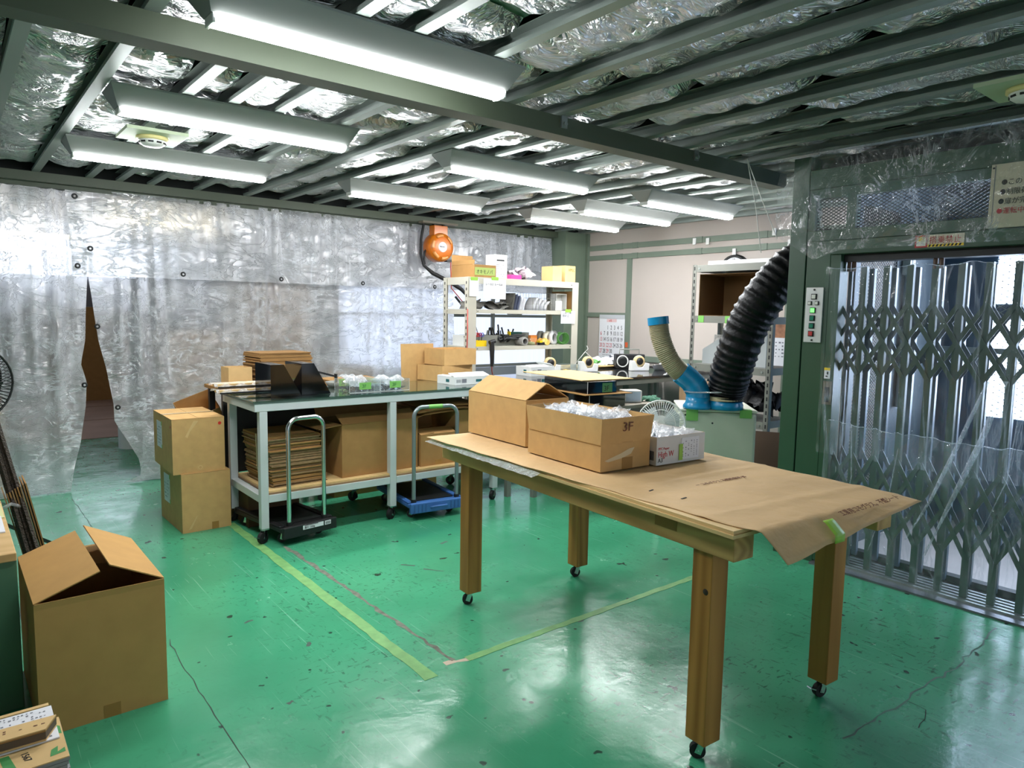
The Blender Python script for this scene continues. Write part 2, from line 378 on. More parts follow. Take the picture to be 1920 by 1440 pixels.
# ------------------------------------------------------------------ mesh builder
class MB:
    def __init__(s): s.v = []; s.f = []; s.mi = []; s.sm = []
    def add(s, vs, fs, m=0, smooth=False):
        o = len(s.v); s.v += [tuple(p) for p in vs]
        for f in fs: s.f.append(tuple(i + o for i in f)); s.mi.append(m); s.sm.append(smooth)
        return s
    def box(s, x0, x1, y0, y1, z0, z1, m=0):
        vs = [(x, y, z) for z in (z0, z1) for y in (y0, y1) for x in (x0, x1)]
        return s.add(vs, [(0, 2, 3, 1), (4, 5, 7, 6), (0, 1, 5, 4), (2, 6, 7, 3), (0, 4, 6, 2), (1, 3, 7, 5)], m)
    def cbox(s, c, sz, rot=None, m=0):
        hx, hy, hz = (q / 2 for q in sz); Rm = rot if rot is not None else Matrix.Identity(3); c = Vector(c)
        vs = [c + Rm @ Vector((x, y, z)) for z in (-hz, hz) for y in (-hy, hy) for x in (-hx, hx)]
        return s.add(vs, [(0, 2, 3, 1), (4, 5, 7, 6), (0, 1, 5, 4), (2, 6, 7, 3), (0, 4, 6, 2), (1, 3, 7, 5)], m)
    def bar(s, a, b, w, h, upv=(0, 0, 1), m=0):
        a = Vector(a); b = Vector(b); d = (b - a); ln = d.length; d.normalize()
        sx = d.cross(Vector(upv))
        if sx.length < 1e-5: sx = d.cross(Vector((1, 0, 0)))
        sx.normalize(); uu = sx.cross(d)
        Rm = Matrix((sx, d, uu)).transposed()
        return s.cbox((a + b) / 2, (w, ln, h), Rm, m)
    def quad(s, a, b, c, d, m=0): return s.add([a, b, c, d], [(0, 1, 2, 3)], m)
    def cyl(s, a, b, r, n=12, r2=None, m=0, caps=True, smooth=True):
        a = Vector(a); b = Vector(b); r2 = r if r2 is None else r2
        d = (b - a).normalized(); t = Vector((0, 0, 1)) if abs(d.z) < 0.9 else Vector((1, 0, 0))
        x = d.cross(t).normalized(); y = d.cross(x)
        vs = []
        for p, rr in ((a, r), (b, r2)):
            for i in range(n):
                an = 2 * math.pi * i / n; vs.append(p + (x * math.cos(an) + y * math.sin(an)) * rr)
        s.add(vs, [(i, (i + 1) % n, n + (i + 1) % n, n + i) for i in range(n)], m, smooth)
        if caps: s.add(vs[:n][::-1], [tuple(range(n))], m); s.add(vs[n:], [tuple(range(n))], m)
        return s
    def tube(s, pts, r, n=8, m=0, closed=False, caps=True, radii=None):
        P = [Vector(p) for p in pts]; k = len(P); vs = []; prev = None
        for i, p in enumerate(P):
            if closed: d = P[(i + 1) % k] - P[i - 1]
            else: d = P[min(i + 1, k - 1)] - P[max(i - 1, 0)]
            d.normalize()
            if prev is None:
                t = Vector((0, 0, 1)) if abs(d.z) < 0.9 else Vector((1, 0, 0)); x = d.cross(t).normalized()
            else:
                x = prev - d * prev.dot(d)
                x = x.normalized() if x.length > 1e-6 else d.orthogonal().normalized()
            prev = x; y = d.cross(x); rr = radii[i] if radii else r
            for j in range(n):
                an = 2 * math.pi * j / n; vs.append(p + (x * math.cos(an) + y * math.sin(an)) * rr)
        fs = []
        for i in range(k if closed else k - 1):
            i2 = (i + 1) % k
            for j in range(n): fs.append((i * n + j, i * n + (j + 1) % n, i2 * n + (j + 1) % n, i2 * n + j))
        s.add(vs, fs, m, True)
        if caps and not closed: s.add(vs[:n][::-1], [tuple(range(n))], m); s.add(vs[-n:], [tuple(range(n))], m)
        return s
    def lathe(s, prof, c=(0, 0, 0), n=24, m=0, axis='z', a0=0.0, a1=2 * math.pi):
        c = Vector(c); full = abs(a1 - a0) > 6.28; k = n if full else n + 1; vs = []
        for r, z in prof:
            for j in range(k):
                an = a0 + (a1 - a0) * j / n; x, y = r * math.cos(an), r * math.sin(an)
                q = (x, y, z) if axis == 'z' else ((z, x, y) if axis == 'x' else (x, z, y))
                vs.append(c + Vector(q))
        fs = []
        for i in range(len(prof) - 1):
            for j in range(n):
                j2 = (j + 1) % k; fs.append((i * k + j, i * k + j2, (i + 1) * k + j2, (i + 1) * k + j))
        return s.add(vs, fs, m, True)
    def grid(s, nx, ny, fn, m=0, smooth=True):
        vs = [fn(i / nx, j / ny) for j in range(ny + 1) for i in range(nx + 1)]
        fs = [(j * (nx + 1) + i, j * (nx + 1) + i + 1, (j + 1) * (nx + 1) + i + 1, (j + 1) * (nx + 1) + i) for j in range(ny) for i in range(nx)]
        return s.add(vs, fs, m, smooth)
    def prism(s, poly, vec, m=0):
        vec = Vector(vec); a = [Vector(p) for p in poly]; n = len(a); b = [p + vec for p in a]
        s.add(a + b, [tuple(range(n))[::-1], tuple(range(n, 2 * n))] + [(i, (i + 1) % n, n + (i + 1) % n, n + i) for i in range(n)], m)
        return s
    def build(s, name, mats, parent=None, world=False, bevel=0.0, solid=0.0):
        me = bpy.data.meshes.new(name)
        vs = s.v
        if world and parent is not None:
            root = parent
            while root.parent: root = root.parent
            mi = root.matrix_basis.inverted()
            vs = [tuple(mi @ Vector(p)) for p in vs]
        me.from_pydata(vs, [], s.f)
        if not isinstance(mats, (list, tuple)): mats = [mats]
        for m_ in mats: me.materials.append(m_)
        me.polygons.foreach_set('material_index', s.mi)
        me.polygons.foreach_set('use_smooth', s.sm)
        me.update()
        o = bpy.data.objects.new(name, me); COL.objects.link(o)
        if parent is not None: o.parent = parent
        if bevel:
            bv = o.modifiers.new('bevel', 'BEVEL'); bv.width = bevel; bv.segments = 2; bv.limit_method = 'ANGLE'
        if solid:
            sd = o.modifiers.new('thickness', 'SOLIDIFY'); sd.thickness = solid
        return o

def tag(o, label=None, cat=None, group=None, kind=None):
    if label: o['label'] = label
    if cat: o['category'] = cat
    if group: o['group'] = group
    if kind: o['kind'] = kind
    return o

def thing(name, label, cat, loc=(0, 0, 0), rz=0.0, group=None):
    o = bpy.data.objects.new(name, None); COL.objects.link(o)
    o.empty_display_size = 0.1
    o.location = loc; o.rotation_euler = (0, 0, rz)
    o.matrix_basis = Matrix.Translation(loc) @ Matrix.Rotation(rz, 4, 'Z')
    return tag(o, label, cat, group)

def struct(name, mb, m, parent=None, **k):
    o = mb.build(name, m, parent, **k)
    if parent is None: o['kind'] = 'structure'
    return o

def text(name, body, size, m, parent, loc, right=(1, 0, 0), upv=(0, 0, 1), align='LEFT', world=False, squash=1.0):
    cu = bpy.data.curves.new(name, 'FONT'); cu.body = body; cu.size = size; cu.align_x = align; cu.align_y = 'BOTTOM_BASELINE'
    cu.extrude = 0.0004; cu.resolution_u = 3
    cu.materials.append(m)
    fo = bpy.data.objects.new('font', cu)
    me = bpy.data.meshes.new_from_object(fo)
    me.name = name
    bpy.data.objects.remove(fo); bpy.data.curves.remove(cu)
    o = bpy.data.objects.new(name, me); COL.objects.link(o)
    r_ = Vector(right).normalized(); u_ = Vector(upv); u_ = (u_ - r_ * u_.dot(r_)).normalized(); n_ = r_.cross(u_)
    mm = Matrix((r_ * squash, u_, n_)).transposed().to_4x4(); mm.translation = Vector(loc)
    if world and parent is not None:
        root = parent
        while root.parent: root = root.parent
        mm = root.matrix_basis.inverted() @ mm
    o.matrix_basis = mm
    if parent is not None: o.parent = parent
    return o

def scribble(name, parent, m, o, right, upv, wid, hei, rows, cols, seed=1, fill=0.7, world=False, off=0.0008, blot=0.7):
    """Small illegible handwriting/print: rows of short dashes, joined into one part."""
    rnd = random.Random(seed); r_ = Vector(right).normalized(); u_ = Vector(upv).normalized(); n_ = r_.cross(u_); mb = MB()
    for j in range(rows):
        for i in range(cols):
            if rnd.random() > fill: continue
            x = wid * (i + 0.1 + 0.2 * rnd.random()) / cols; y = hei * (1 - (j + 0.5) / rows)
            w2 = wid / cols * blot * (0.5 + 0.5 * rnd.random()); h2 = hei / rows * 0.5 * (0.5 + 0.5 * rnd.random())
            a = Vector(o) + r_ * x + u_ * (y - h2 / 2) + n_ * off
            mb.quad(a, a + r_ * w2, a + r_ * w2 + u_ * h2, a + u_ * h2)
    ob = mb.build(name, m, parent, world=world)
    ob['kind'] = 'stuff'
    return ob

def dup(o, loc, rz=0.0, label=None):
    c = o.copy(); COL.objects.link(c)
    c.location = loc; c.rotation_euler = (0, 0, rz)
    if label: c['label'] = label
    for ch in o.children:
        c1 = ch.copy(); COL.objects.link(c1); c1.parent = c
        for g in ch.children:
            c2 = g.copy(); COL.objects.link(c2); c2.parent = c1
    return c

# cardboard carton: base centred on the thing's origin; flaps = {side: (length, angle)}; angle 0 = straight out, 90 = up, 180 = closed
def carton(name, label, loc, rz, w, d, h, flaps=None, closed=False, m=None, group=None, cat='box', t=0.004, taper=0.0):
    m = m or CARD
    T = thing(name, label, cat, loc, rz, group)
    hx, hy = w / 2, d / 2; tp = taper; mb = MB()
    def ring(z, ins, f): return [(-hx * f + ins, -hy * f + ins, z), (hx * f - ins, -hy * f + ins, z), (hx * f - ins, hy * f - ins, z), (-hx * f + ins, hy * f - ins, z)]
    a = ring(0, 0, 1 - tp); b = ring(h, 0, 1); c = ring(h, t, 1); e = ring(t, t, 1 - tp)
    mb.add(a + b, [(3, 2, 1, 0)] + [(i, (i + 1) % 4, 4 + (i + 1) % 4, 4 + i) for i in range(4)])
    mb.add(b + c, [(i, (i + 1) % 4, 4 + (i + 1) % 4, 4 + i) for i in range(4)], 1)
    mb.add(c + e, [(i, (i + 1) % 4, 4 + (i + 1) % 4, 4 + i) for i in range(4)] + [(4, 5, 6, 7)], 0)
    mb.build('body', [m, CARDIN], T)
    if closed: flaps = {'F': (hy - 0.0015, 179.9), 'B': (hy - 0.0015, 179.9)} if d <= w else {'L': (hx - 0.0015, 179.9), 'R': (hx - 0.0015, 179.9)}
    for k, (ln, an) in (flaps or {}).items():
        out = {'L': Vector((-1, 0, 0)), 'R': Vector((1, 0, 0)), 'F': Vector((0, -1, 0)), 'B': Vector((0, 1, 0))}[k]
        al = Vector((0, 0, 1)).cross(out); wid = (d if k in 'LR' else w) - 0.006
        hp = out * (hx if k in 'LR' else hy) + Vector((0, 0, h + (t * 0.6)))
        if an > 170: hp = hp - out * 0.0
        dr = out * math.cos(R(an)) + Vector((0, 0, 1)) * math.sin(R(an))
        nn = al.cross(dr)
        Rm = Matrix((al, dr, nn)).transposed()
        MB().cbox(hp + dr * ln / 2, (wid, ln, t), Rm).build('flap', m, T)
    return T

def stack_of_sheets(T, name, w, d, n, t, m, jit=0.006, edge=None, z0=0.0, seed=3, slope=0.0):
    """n flat sheets, each a part of the thing T."""
    rnd = random.Random(seed); z = z0
    for i in range(n):
        tt = t * (0.7 + 0.6 * rnd.random()); jx = rnd.uniform(-jit, jit); jy = rnd.uniform(-jit, jit); an = rnd.uniform(-jit, jit) * 1.2
        sl = slope * i / n
        Rm = Matrix.Rotation(an, 3, 'Z')
        f = 1 - 0.04 * rnd.random()
        MB().cbox((jx + sl, jy, z + tt / 2), (w * f, d * f, tt * 0.9), Rm).build(name, m if rnd.random() < 0.65 else (edge or m), T)
        z += tt
    return z
# ------------------------------------------------------------------ floor, walls, ceiling
XW = 6.40      # cream wall
YC = 6.65      # plane of the hanging sheets
fl = struct('floor', MB().box(-3.0, 8.2, -3.5, 14.0, -0.10, 0.0), FLOOR)
def crack(pts, wd, m, name='crack', seed=1, jag=0.012, z=0.0006):
    rnd = random.Random(seed); P = []
    for (a, b) in zip(pts[:-1], pts[1:]):
        n = max(2, int((Vector(b) - Vector(a)).length / 0.05))
        for i in range(n):
            q = Vector(a).lerp(Vector(b), i / n); P.append((q.x + rnd.uniform(-jag, jag), q.y + rnd.uniform(-jag, jag)))
    P.append(tuple(pts[-1][:2])); mb = MB(); vs = []
    for i, p in enumerate(P):
        q = P[min(i + 1, len(P) - 1)]; o = P[max(i - 1, 0)]; dx, dy = q[0] - o[0], q[1] - o[1]; l = math.hypot(dx, dy) or 1
        ww = wd * rnd.uniform(0.35, 1.0) / 2
        vs += [(p[0] - dy / l * ww, p[1] + dx / l * ww, z), (p[0] + dy / l * ww, p[1] - dx / l * ww, z)]
    mb.add(vs, [(2 * i, 2 * i + 1, 2 * i + 3, 2 * i + 2) for i in range(len(P) - 1)])
    return mb.build(name, m, fl)
crack([(1.623, 4.27, 0), (1.632, 3.4, 0), (1.649, 2.40, 0)], 0.034, ADHES, 'tape_residue', 4, 0.008)
crack([(1.60, 2.40, 0), (1.66, 2.385, 0), (1.72, 2.37, 0)], 0.045, CONC, 'bare_patch', 9, 0.006)
CRK = [(0.728, 3.33, 0), (0.713, 3.05, 0), (0.717, 2.8, 0), (0.714, 2.5, 0), (0.709, 2.37, 0), (0.713, 2.2, 0)]
crack(CRK, 0.0045, mat('crack_dark', (40, 60, 50), 0.8), 'crack', 2, 0.006)
crack([(0.72, 6.3, 0), (0.725, 5.6, 0), (0.72, 5.0, 0)], 0.004, mat('crack_dark', (40, 60, 50), 0.8), 'crack', 3, 0.005)
crack([(3.95, 1.06, 0), (3.28, 1.04, 0), (2.91, 1.06, 0), (2.44, 1.09, 0)], 0.010, mat('cut_joint', (58, 100, 80), 0.4), 'crack', 5)
crack([(2.885, 1.042, 0), (2.895, 0.978, 0), (2.812, 0.951, 0), (2.73, 0.949, 0)], 0.004, INK, 'crack', 6)
for (x, y, l, a) in [(2.05, 3.55, .09, -.9), (2.12, 3.40, .12, -.9), (2.45, 3.72, .06, .3), (3.55, 1.02, .04, .5), (2.35, 2.35, .05, .2), (1.2, 2.9, .04, 1.), (1.05, 3.3, .05, .2), (0.95, 2.5, .03, .4)]:
    crack([(x, y, 0), (x + l * math.cos(a), y + l * math.sin(a), 0)], 0.022, mat('paint_scuff', (52, 78, 64), 0.6), 'scuff_mark', int(x * 100), 0.006)

def tape(name, label, pts, wd, m, seed):
    o = crack(pts, wd, m, name, seed, 0.003, 0.0012); o.parent = None; return tag(o, label, 'tape')
def solid_tape(name, label, a, b, wd, seed):
    rnd = random.Random(seed); n = 40; a = Vector(a); b = Vector(b); d = (b - a).normalized(); nn = Vector((-d.y, d.x, 0)); vs = []; fs = []
    for i in range(n + 1):
        p = a.lerp(b, i / n); w1 = wd / 2 * rnd.uniform(0.78, 1.06); w2 = wd / 2 * rnd.uniform(0.78, 1.06)
        for q in (p + nn * w1, p - nn * w2): vs.append((q.x, q.y, 0.0004))
        for q in (p + nn * w1, p - nn * w2): vs.append((q.x, q.y, 0.0016))
    for i in range(n):
        k = 4 * i; fs += [(k + 2, k + 3, k + 7, k + 6), (k, k + 2, k + 6, k + 4), (k + 3, k + 1, k + 5, k + 7)]
    o = MB().add(vs, fs).build(name, YTAPE); return tag(o, label, 'tape')
solid_tape('floor_tape', 'worn yellow-green floor tape running from the stacked boxes toward the camera', (1.50, 4.95, 0), (1.492, 2.33, 0), 0.062, 3)
solid_tape('floor_tape', 'worn yellow-green floor tape running crosswise under the wooden table', (1.70, 2.375, 0), (3.45, 2.375, 0), 0.042, 5)

# cream wall with grey-green battens
wb = struct('wall_back', MB().box(XW, XW + 0.12, 2.3, 7.0, 0, 2.62), CREAM)
struct('wall_right', MB().box(XW + 0.6, XW + 0.72, -2.5, 2.4, 0, 2.62), CARBLUE)
def batten(y0, y1, z0, z1, t=0.018, name='batten'): MB().box(XW - t, XW, y0, y1, z0, z1).build(name, TRIMG, wb)
batten(2.4, 6.53, 2.284, 2.345); batten(2.4, 6.53, 2.165, 2.223)
for yy in (6.42, 5.86, 5.62, 4.72, 3.95, 3.3):
    batten(yy - 0.045, yy + 0.045, 2.281, 2.348, 0.024); batten(yy - 0.045, yy + 0.045, 2.162, 2.226, 0.024)
batten(5.665, 5.735, 0, 2.165, 0.02); batten(3.60, 3.68, 0, 2.165, 0.02)
batten(5.735, 6.5, 1.465, 1.52); batten(2.4, 5.665, 0.955, 1.02); batten(5.735, 6.5, 0.90, 0.955)
for (y, z) in ((4.77, 2.30), (4.60, 2.29), (4.27, 2.16), (3.83, 2.33), (3.66, 2.21)):
    MB().box(XW - 0.034, XW - 0.0245, y - 0.02, y + 0.02, z - 0.035, z + 0.035).build('wall_clip', WHITE, wb, bevel=0.003)
# green corner column
col = struct('column', MB().box(6.02, 6.40, 6.42, 6.62, 0, 2.5).box(5.98, 6.02, 6.38, 6.66, 0, 2.5).box(6.36, 6.40, 6.38, 6.42, 0, 2.5), mat('column_green', (100, 114, 97), 0.5, var=0.05))

# beyond the hanging sheets: window wall behind the ivory rack, and a further room to the left
wwin = MB()
wwin.box(3.2, 7.6, 7.95, 8.07, 0, 0.72); wwin.box(3.2, 7.6, 7.95, 8.07, 1.84, 2.62)
wwin.box(3.2, 3.72, 7.95, 8.07, 0.72, 1.84); wwin.box(7.3, 7.6, 7.95, 8.07, 0.72, 1.84)
ww = struct('wall_window', wwin, mat('outer_wall_grey', (150, 152, 158), 0.8))
wn = struct('window_1', MB().box(3.72, 7.3, 8.0, 8.02, 0.72, 1.84), DAYW)
for x in (3.72, 4.9, 6.1, 7.3): MB().box(x - 0.025, x + 0.025, 7.965, 7.999, 0.72, 1.84).build('window_frame', GREYM, wn)
for z in (0.745, 1.45, 1.815): MB().box(3.72, 7.3, 7.97, 7.998, z - 0.02, z + 0.02).build('window_frame', GREYM, wn)
struct('wall_far', MB().box(-3.0, 3.2, 13.8, 13.92, 0, 2.9), mat('far_wall_grey', (118, 118, 124), 0.8))
struct('wall_side', MB().box(3.08, 3.2, 8.0, 13.9, 0, 2.9), mat('side_wall_grey', (110, 110, 116), 0.8))
wf = struct('window_2', MB().box(-2.9, 2.7, 13.74, 13.78, 1.98, 2.6), DAYF)
for x in (-2.9, -1.45, 0, 1.35, 2.7): MB().box(x - 0.03, x + 0.03, 13.70, 13.735, 1.98, 2.6).build('window_frame', GREYM, wf)
struct('wall_left', MB().box(-3.12, -3.0, -3.5, 13.9, 0, 2.9), mat('left_wall_grey', (150, 150, 152), 0.8))
wl = struct('window_3', MB().box(-2.99, -2.97, 7.2, 12.8, 1.1, 2.2), DAYW)
for y in (7.2, 9.1, 11.0, 12.8): MB().box(-2.965, -2.94, y - 0.03, y + 0.03, 1.1, 2.2).build('window_frame', GREYM, wl)
# paper laid on the far floor
fp = MB()
fp.box(-1.5, 3.0, 9.05, 10.6, 0.0, 0.006); fp.box(-1.5, 3.0, 10.5, 11.9, 0.006, 0.012); fp.box(-1.5, 3.0, 11.85, 13.2, 0.012, 0.02)
tag(fp.build('floor_paper', PINKFLOOR), 'pinkish brown protective paper laid on the far floor beyond the sheets', 'floor covering')
pl = thing('pipe', 'white round pipe stub standing on the floor behind the sheet opening', 'pipe', (1.50, 8.30, 0))
MB().cyl((0, 0, 0), (0, 0, 0.34), 0.11, 24).lathe([(0.11, 0.30), (0.125, 0.30), (0.125, 0.34), (0.10, 0.34)], n=24).build('body', WHITE, pl)

# ceiling: roof deck, foil batts between joists, beam
ce = struct('ceiling', MB().box(-3.0, 8.2, -3.5, 14.0, 2.72, 2.80), DECK)
JX = [-3.0, -2.6, -2.2, -1.8, -1.45, -1.1, -0.75, -0.40, -0.06, 0.28, 0.61, 0.96, 1.17, 1.40, 1.76, 2.18, 2.51, 2.84, 3.18, 3.53, 3.88, 4.22, 4.56, 4.90, 5.25, 5.60, 5.95, 6.30]
YB = 2.78      # beam line
for i, x in enumerate(JX):
    y0, y1 = (-3.5, 6.52)
    mb = MB()   # lipped C channel, open side to the left
    mb.box(x - 0.026, x + 0.026, y0, y1, 2.500, 2.503); mb.box(x + 0.023, x + 0.026, y0, y1, 2.503, 2.565)
    mb.box(x - 0.026, x + 0.023, y0, y1, 2.562, 2.565); mb.box(x - 0.026, x - 0.023, y0, y1, 2.503, 2.518)
    mb.build('joist', JOIST, ce)
rnd = random.Random(11)
BATTEDGE = mat('batt_green_edge', (44, 92, 66), 0.8)
for i in range(len(JX) - 1):
    xa, xb = JX[i] + 0.030, JX[i + 1] - 0.030
    y = -3.4 + rnd.random() * 0.5
    while y < 6.4:
        ln = rnd.choice((0.8, 0.92, 1.0, 1.15)); y2 = min(y + ln, 6.48); sag = rnd.uniform(0.01, 0.05); sd = rnd.random() * 50
        if y2 - y < 0.25: break
        def fn(u, v, xa=xa, xb=xb, y=y, y2=y2, sag=sag, sd=sd):
            X = xa + (xb - xa) * u; Y = y + (y2 - y) * v
            e = min(1.0, min(v, 1 - v) * 11); e2 = min(1, min(u, 1 - u) * 4)
            n = noise.noise(Vector((X * 5, Y * 5, sd))) * 0.018 + noise.noise(Vector((X * 13, Y * 11, sd))) * 0.012 + abs(noise.noise(Vector((X * 8 + Y * 6, Y * 6 - X * 5, sd + 9)))) * -0.022
            return (X + noise.noise(Vector((Y * 3, sd, 1))) * 0.012 * (1 - e2), Y + noise.noise(Vector((X * 8, sd, 2))) * 0.05 * (1 - e), 2.572 - sag * (0.3 + 0.7 * e * e2) + n + (1 - e) * 0.040)
        MB().grid(14, max(8, int((y2 - y) * 26)), fn).build('foil_batt', FOIL, ce)
        if rnd.random() < 0.35:
            MB().box(xa, xb, y2 - 0.02, y2 + 0.06, 2.585, 2.60).build('batt_edge', BATTEDGE if rnd.random() < 0.6 else CARD2, ce)
        y = y2 + rnd.choice((0.0, 0.01, 0.01, 0.03, 0.07))
# main beam: C channel below the joists
bm = MB(); bm.box(-3.0, 4.66, YB - 0.05, YB + 0.06, 2.405, 2.412); bm.box(-3.0, 4.66, YB - 0.05, YB - 0.043, 2.412, 2.499); bm.box(-3.0, 4.66, YB - 0.043, YB + 0.06, 2.492, 2.499)
beam = bm.build('roof_beam', BEAMM, ce)
for x in (2.52, 3.62): MB().box(x - 0.02, x + 0.02, YB - 0.062, YB - 0.051, 2.44, 2.50).cyl((x, YB - 0.075, 2.46), (x, YB - 0.062, 2.46), 0.012, 6).build('bolt', GALV, beam)
# edge beam above the sheets
eb = MB(); eb.box(-3.0, 6.02, 6.52, 6.60, 2.43, 2.50); eb.box(-3.0, 6.02, 6.60, 6.72, 2.40, 2.43)
struct('trim_1', eb, BEAMM)
# closing panel above the edge beam
struct('trim_2', MB().box(-3.0, 6.4, 6.56, 6.62, 2.50, 2.72), DECK)
# galvanised flat across the joists at the right
for (x0, x1, y) in ((2.2, 4.05, 0.62),):
    MB().box(x0, x1, y - 0.025, y + 0.025, 2.602, 2.606).build('strap', GALV, ce)

# ------------------------------------------------------------------ lights: trapezoid batten fittings
def lamp(label, x0, x1, y, z=2.375):
    T = thing('ceiling_light', label, 'light', ((x0 + x1) / 2, y, z), 0, 'fluorescent batten lights')
    h = (x1 - x0) / 2
    prof = [(-0.115, 0.122), (-0.112, 0.114), (-0.042, 0.035), (0.042, 0.035), (0.112, 0.114), (0.115, 0.122)]
    mb = MB(); n = len(prof)
    vs = [(-h + (0.0 if pz > 0.1 else 0.035), py, pz) for py, pz in prof] + [(h - (0.0 if pz > 0.1 else 0.035), py, pz) for py, pz in prof]
    mb.add(vs, [(i, i + 1, n + i + 1, n + i) for i in range(n - 1)] + [(n - 1, 0, n, 2 * n - 1), tuple(range(n)), tuple(range(n, 2 * n))[::-1]])
    mb.build('reflector', FIXT, T)
    tb = MB(); k = 10; L_ = h - 0.05
    vs = []
    for xx in (-L_, L_):
        for i in range(k + 1):
            a = math.pi + math.pi * i / k; vs.append((xx, 0.044 * math.cos(a), 0.034 + 0.031 * math.sin(a)))
    tb.add(vs, [(i, i + 1, k + 2 + i, k + 1 + i) for i in range(k)], 0, True); tb.add(vs[:k + 1], [tuple(range(k + 1))]); tb.add(vs[k + 1:], [tuple(range(k + 1))[::-1]])
    tb.build('tube', TUBE, T)
    for s_ in (-1, 1): MB().cbox((s_ * (h - 0.044), 0, 0.022), (0.012, 0.08, 0.03)).build('end_cap', WHITE, T, bevel=0.003)
    return T
lamp('fluorescent ceiling light nearest the camera, large at the top of the photo', 0.66, 1.90, 2.405)
lamp('fluorescent ceiling light above the left boxes, second row from the camera', 0.64, 1.85, 3.77)
lamp('fluorescent ceiling light closest to the plastic sheet at the far left', 0.62, 1.86, 5.06)
lamp('fluorescent ceiling light in the middle column, just beyond the long beam', 2.49, 3.79, 3.81)
lamp('fluorescent ceiling light in the middle column, left of the orange reel', 2.47, 3.80, 5.15)
lamp('fluorescent ceiling light farthest away, above the ivory storage rack', 4.42, 5.75, 5.30)
lamp('fluorescent ceiling light of the far column, between two others near cream wall', 4.42, 5.70, 4.57)
lamp('fluorescent ceiling light above the grey slotted shelf, near the cream wall', 4.43, 5.70, 3.86)

def detector(label, x, y, z=2.46):
    T = thing('heat_detector', label, 'detector', (x, y, z))
    MB().box(-0.16, 0.16, -0.16, 0.16, 0.022, 0.04).build('backing_board', mat('pale_green_board', (186, 200, 168), 0.6), T)
    MB().lathe([(0, 0.02), (0.085, 0.021), (0.085, 0.005), (0.07, 0.0), (0, 0)], n=28).build('base', mat('cream_plastic', (226, 214, 150), 0.5), T)
    MB().lathe([(0.075, 0.0), (0.07, -0.016), (0.05, -0.03), (0.0, -0.032)], n=28).build('head', WHITE, T)
    g = MB()
    for i in range(10):
        a = i * 0.6283; g.cbox((0.068 * math.cos(a), 0.068 * math.sin(a), -0.013), (0.008, 0.028, 0.009), Matrix.Rotation(a, 3, 'Z'))
    g.build('vent_slots', INK, T)
detector('round heat detector on a square board between the two left lights', 1.01, 4.62)
detector('round heat detector on a square board above the freight lift gate', 3.62, 1.03)

# ------------------------------------------------------------------ hanging milky sheets
def lerp_pts(pts, z):
    pts = sorted(pts, key=lambda p: p[1])
    if z <= pts[0][1]: return pts[0][0]
    for (x0, z0), (x1, z1) in zip(pts[:-1], pts[1:]):
        if z <= z1: return x0 + (x1 - x0) * (z - z0) / (z1 - z0)
    return pts[-1][0]
def sheet(name, label, left, right, zb, zt, m, nx, nz, amp, seed, yb=YC, flare=0.0, gather=()):
    def fn(u, v):
        z = zb + (zt - zb) * v; xl = lerp_pts(left, z); xr = lerp_pts(right, z); x = xl + (xr - xl) * u
        q = Vector((x * 1.6, z * 0.35, seed)); y = yb + noise.noise(q) * amp + noise.noise(Vector((x * 5, z * 0.7, seed + 3))) * amp * 0.45
        y += noise.noise(Vector((x * 7, z * 6, seed + 7))) * amp * 0.22
        for gx in gather:
            d_ = abs(x - gx); y += math.exp(-(d_ * (1.5 + 2.5 * v)) ** 2 * 3) * 0.05 * math.sin((x - gx) * (26 + 30 * v)) * v
        y -= flare * (1 - v) ** 3
        return (x, y, z)
    o = MB().grid(nx, nz, fn).build(name, m)
    return tag(o, label, 'plastic sheet')
Ledge = [(0.97, 2.53), (0.94, 1.75), (0.90, 1.21), (0.86, 1.03), (0.895, 0.88), (0.88, 0.68), (0.83, 0.38), (0.77, 0.16), (0.745, 0.02)]
Redge = [(0.965, 2.45), (0.945, 1.75), (0.97, 1.51), (1.0, 1.21), (1.05, 0.98), (1.09, 0.67), (1.09, 0.53), (1.19, 0.34), (1.26, 0.19), (1.27, 0.06), (1.13, 0.008)]
sl = sheet('plastic_curtain', 'milky plastic sheet curtain left of the slit, hanging to the floor', [(-2.9, 0), (-2.9, 2.5)], Ledge, 0.008, 2.42, SHEET, 110, 50, 0.07, 1.0, flare=0.10, gather=(0.3, -0.8, 0.75))
sr = sheet('plastic_curtain', 'milky plastic sheet curtain right of the slit, behind boxes and bench', Redge, [(4.55, 0), (4.50, 2.5)], 0.008, 2.42, SHEET, 120, 50, 0.06, 4.0, yb=YC + 0.02, flare=0.08, gather=(1.35, 2.4, 3.6))
va = sheet('plastic_valance', 'upper strip of milky sheet across the top, down to eyelet hem', [(0.84, 1.74), (0.80, 2.45)], [(6.0, 1.72), (5.93, 2.45)], 1.74, 2.42, VAL, 120, 16, 0.03, 9.0, yb=6.585, gather=(1.9, 2.5, 2.9, 3.9, 5.5))
def eyelet(x, z, y, parent):
    MB().lathe([(0.008, -0.004), (0.012, -0.008), (0.02, -0.006), (0.022, 0.0)], c=(x, y, z), n=14, axis='y').build('eyelet', DARK, parent)
for x, z in ((0.86, 1.81), (1.64, 1.78), (2.50, 1.775), (3.34, 1.77), (4.20, 1.765), (0.86, 2.35)): eyelet(x, z, 6.545, va)
eyelet(0.872, 0.86, YC - 0.10, sl); eyelet(1.105, 0.66, YC - 0.09, sr); eyelet(0.95, 1.95, 6.53, va); eyelet(0.985, 1.33, YC - 0.06, sr)
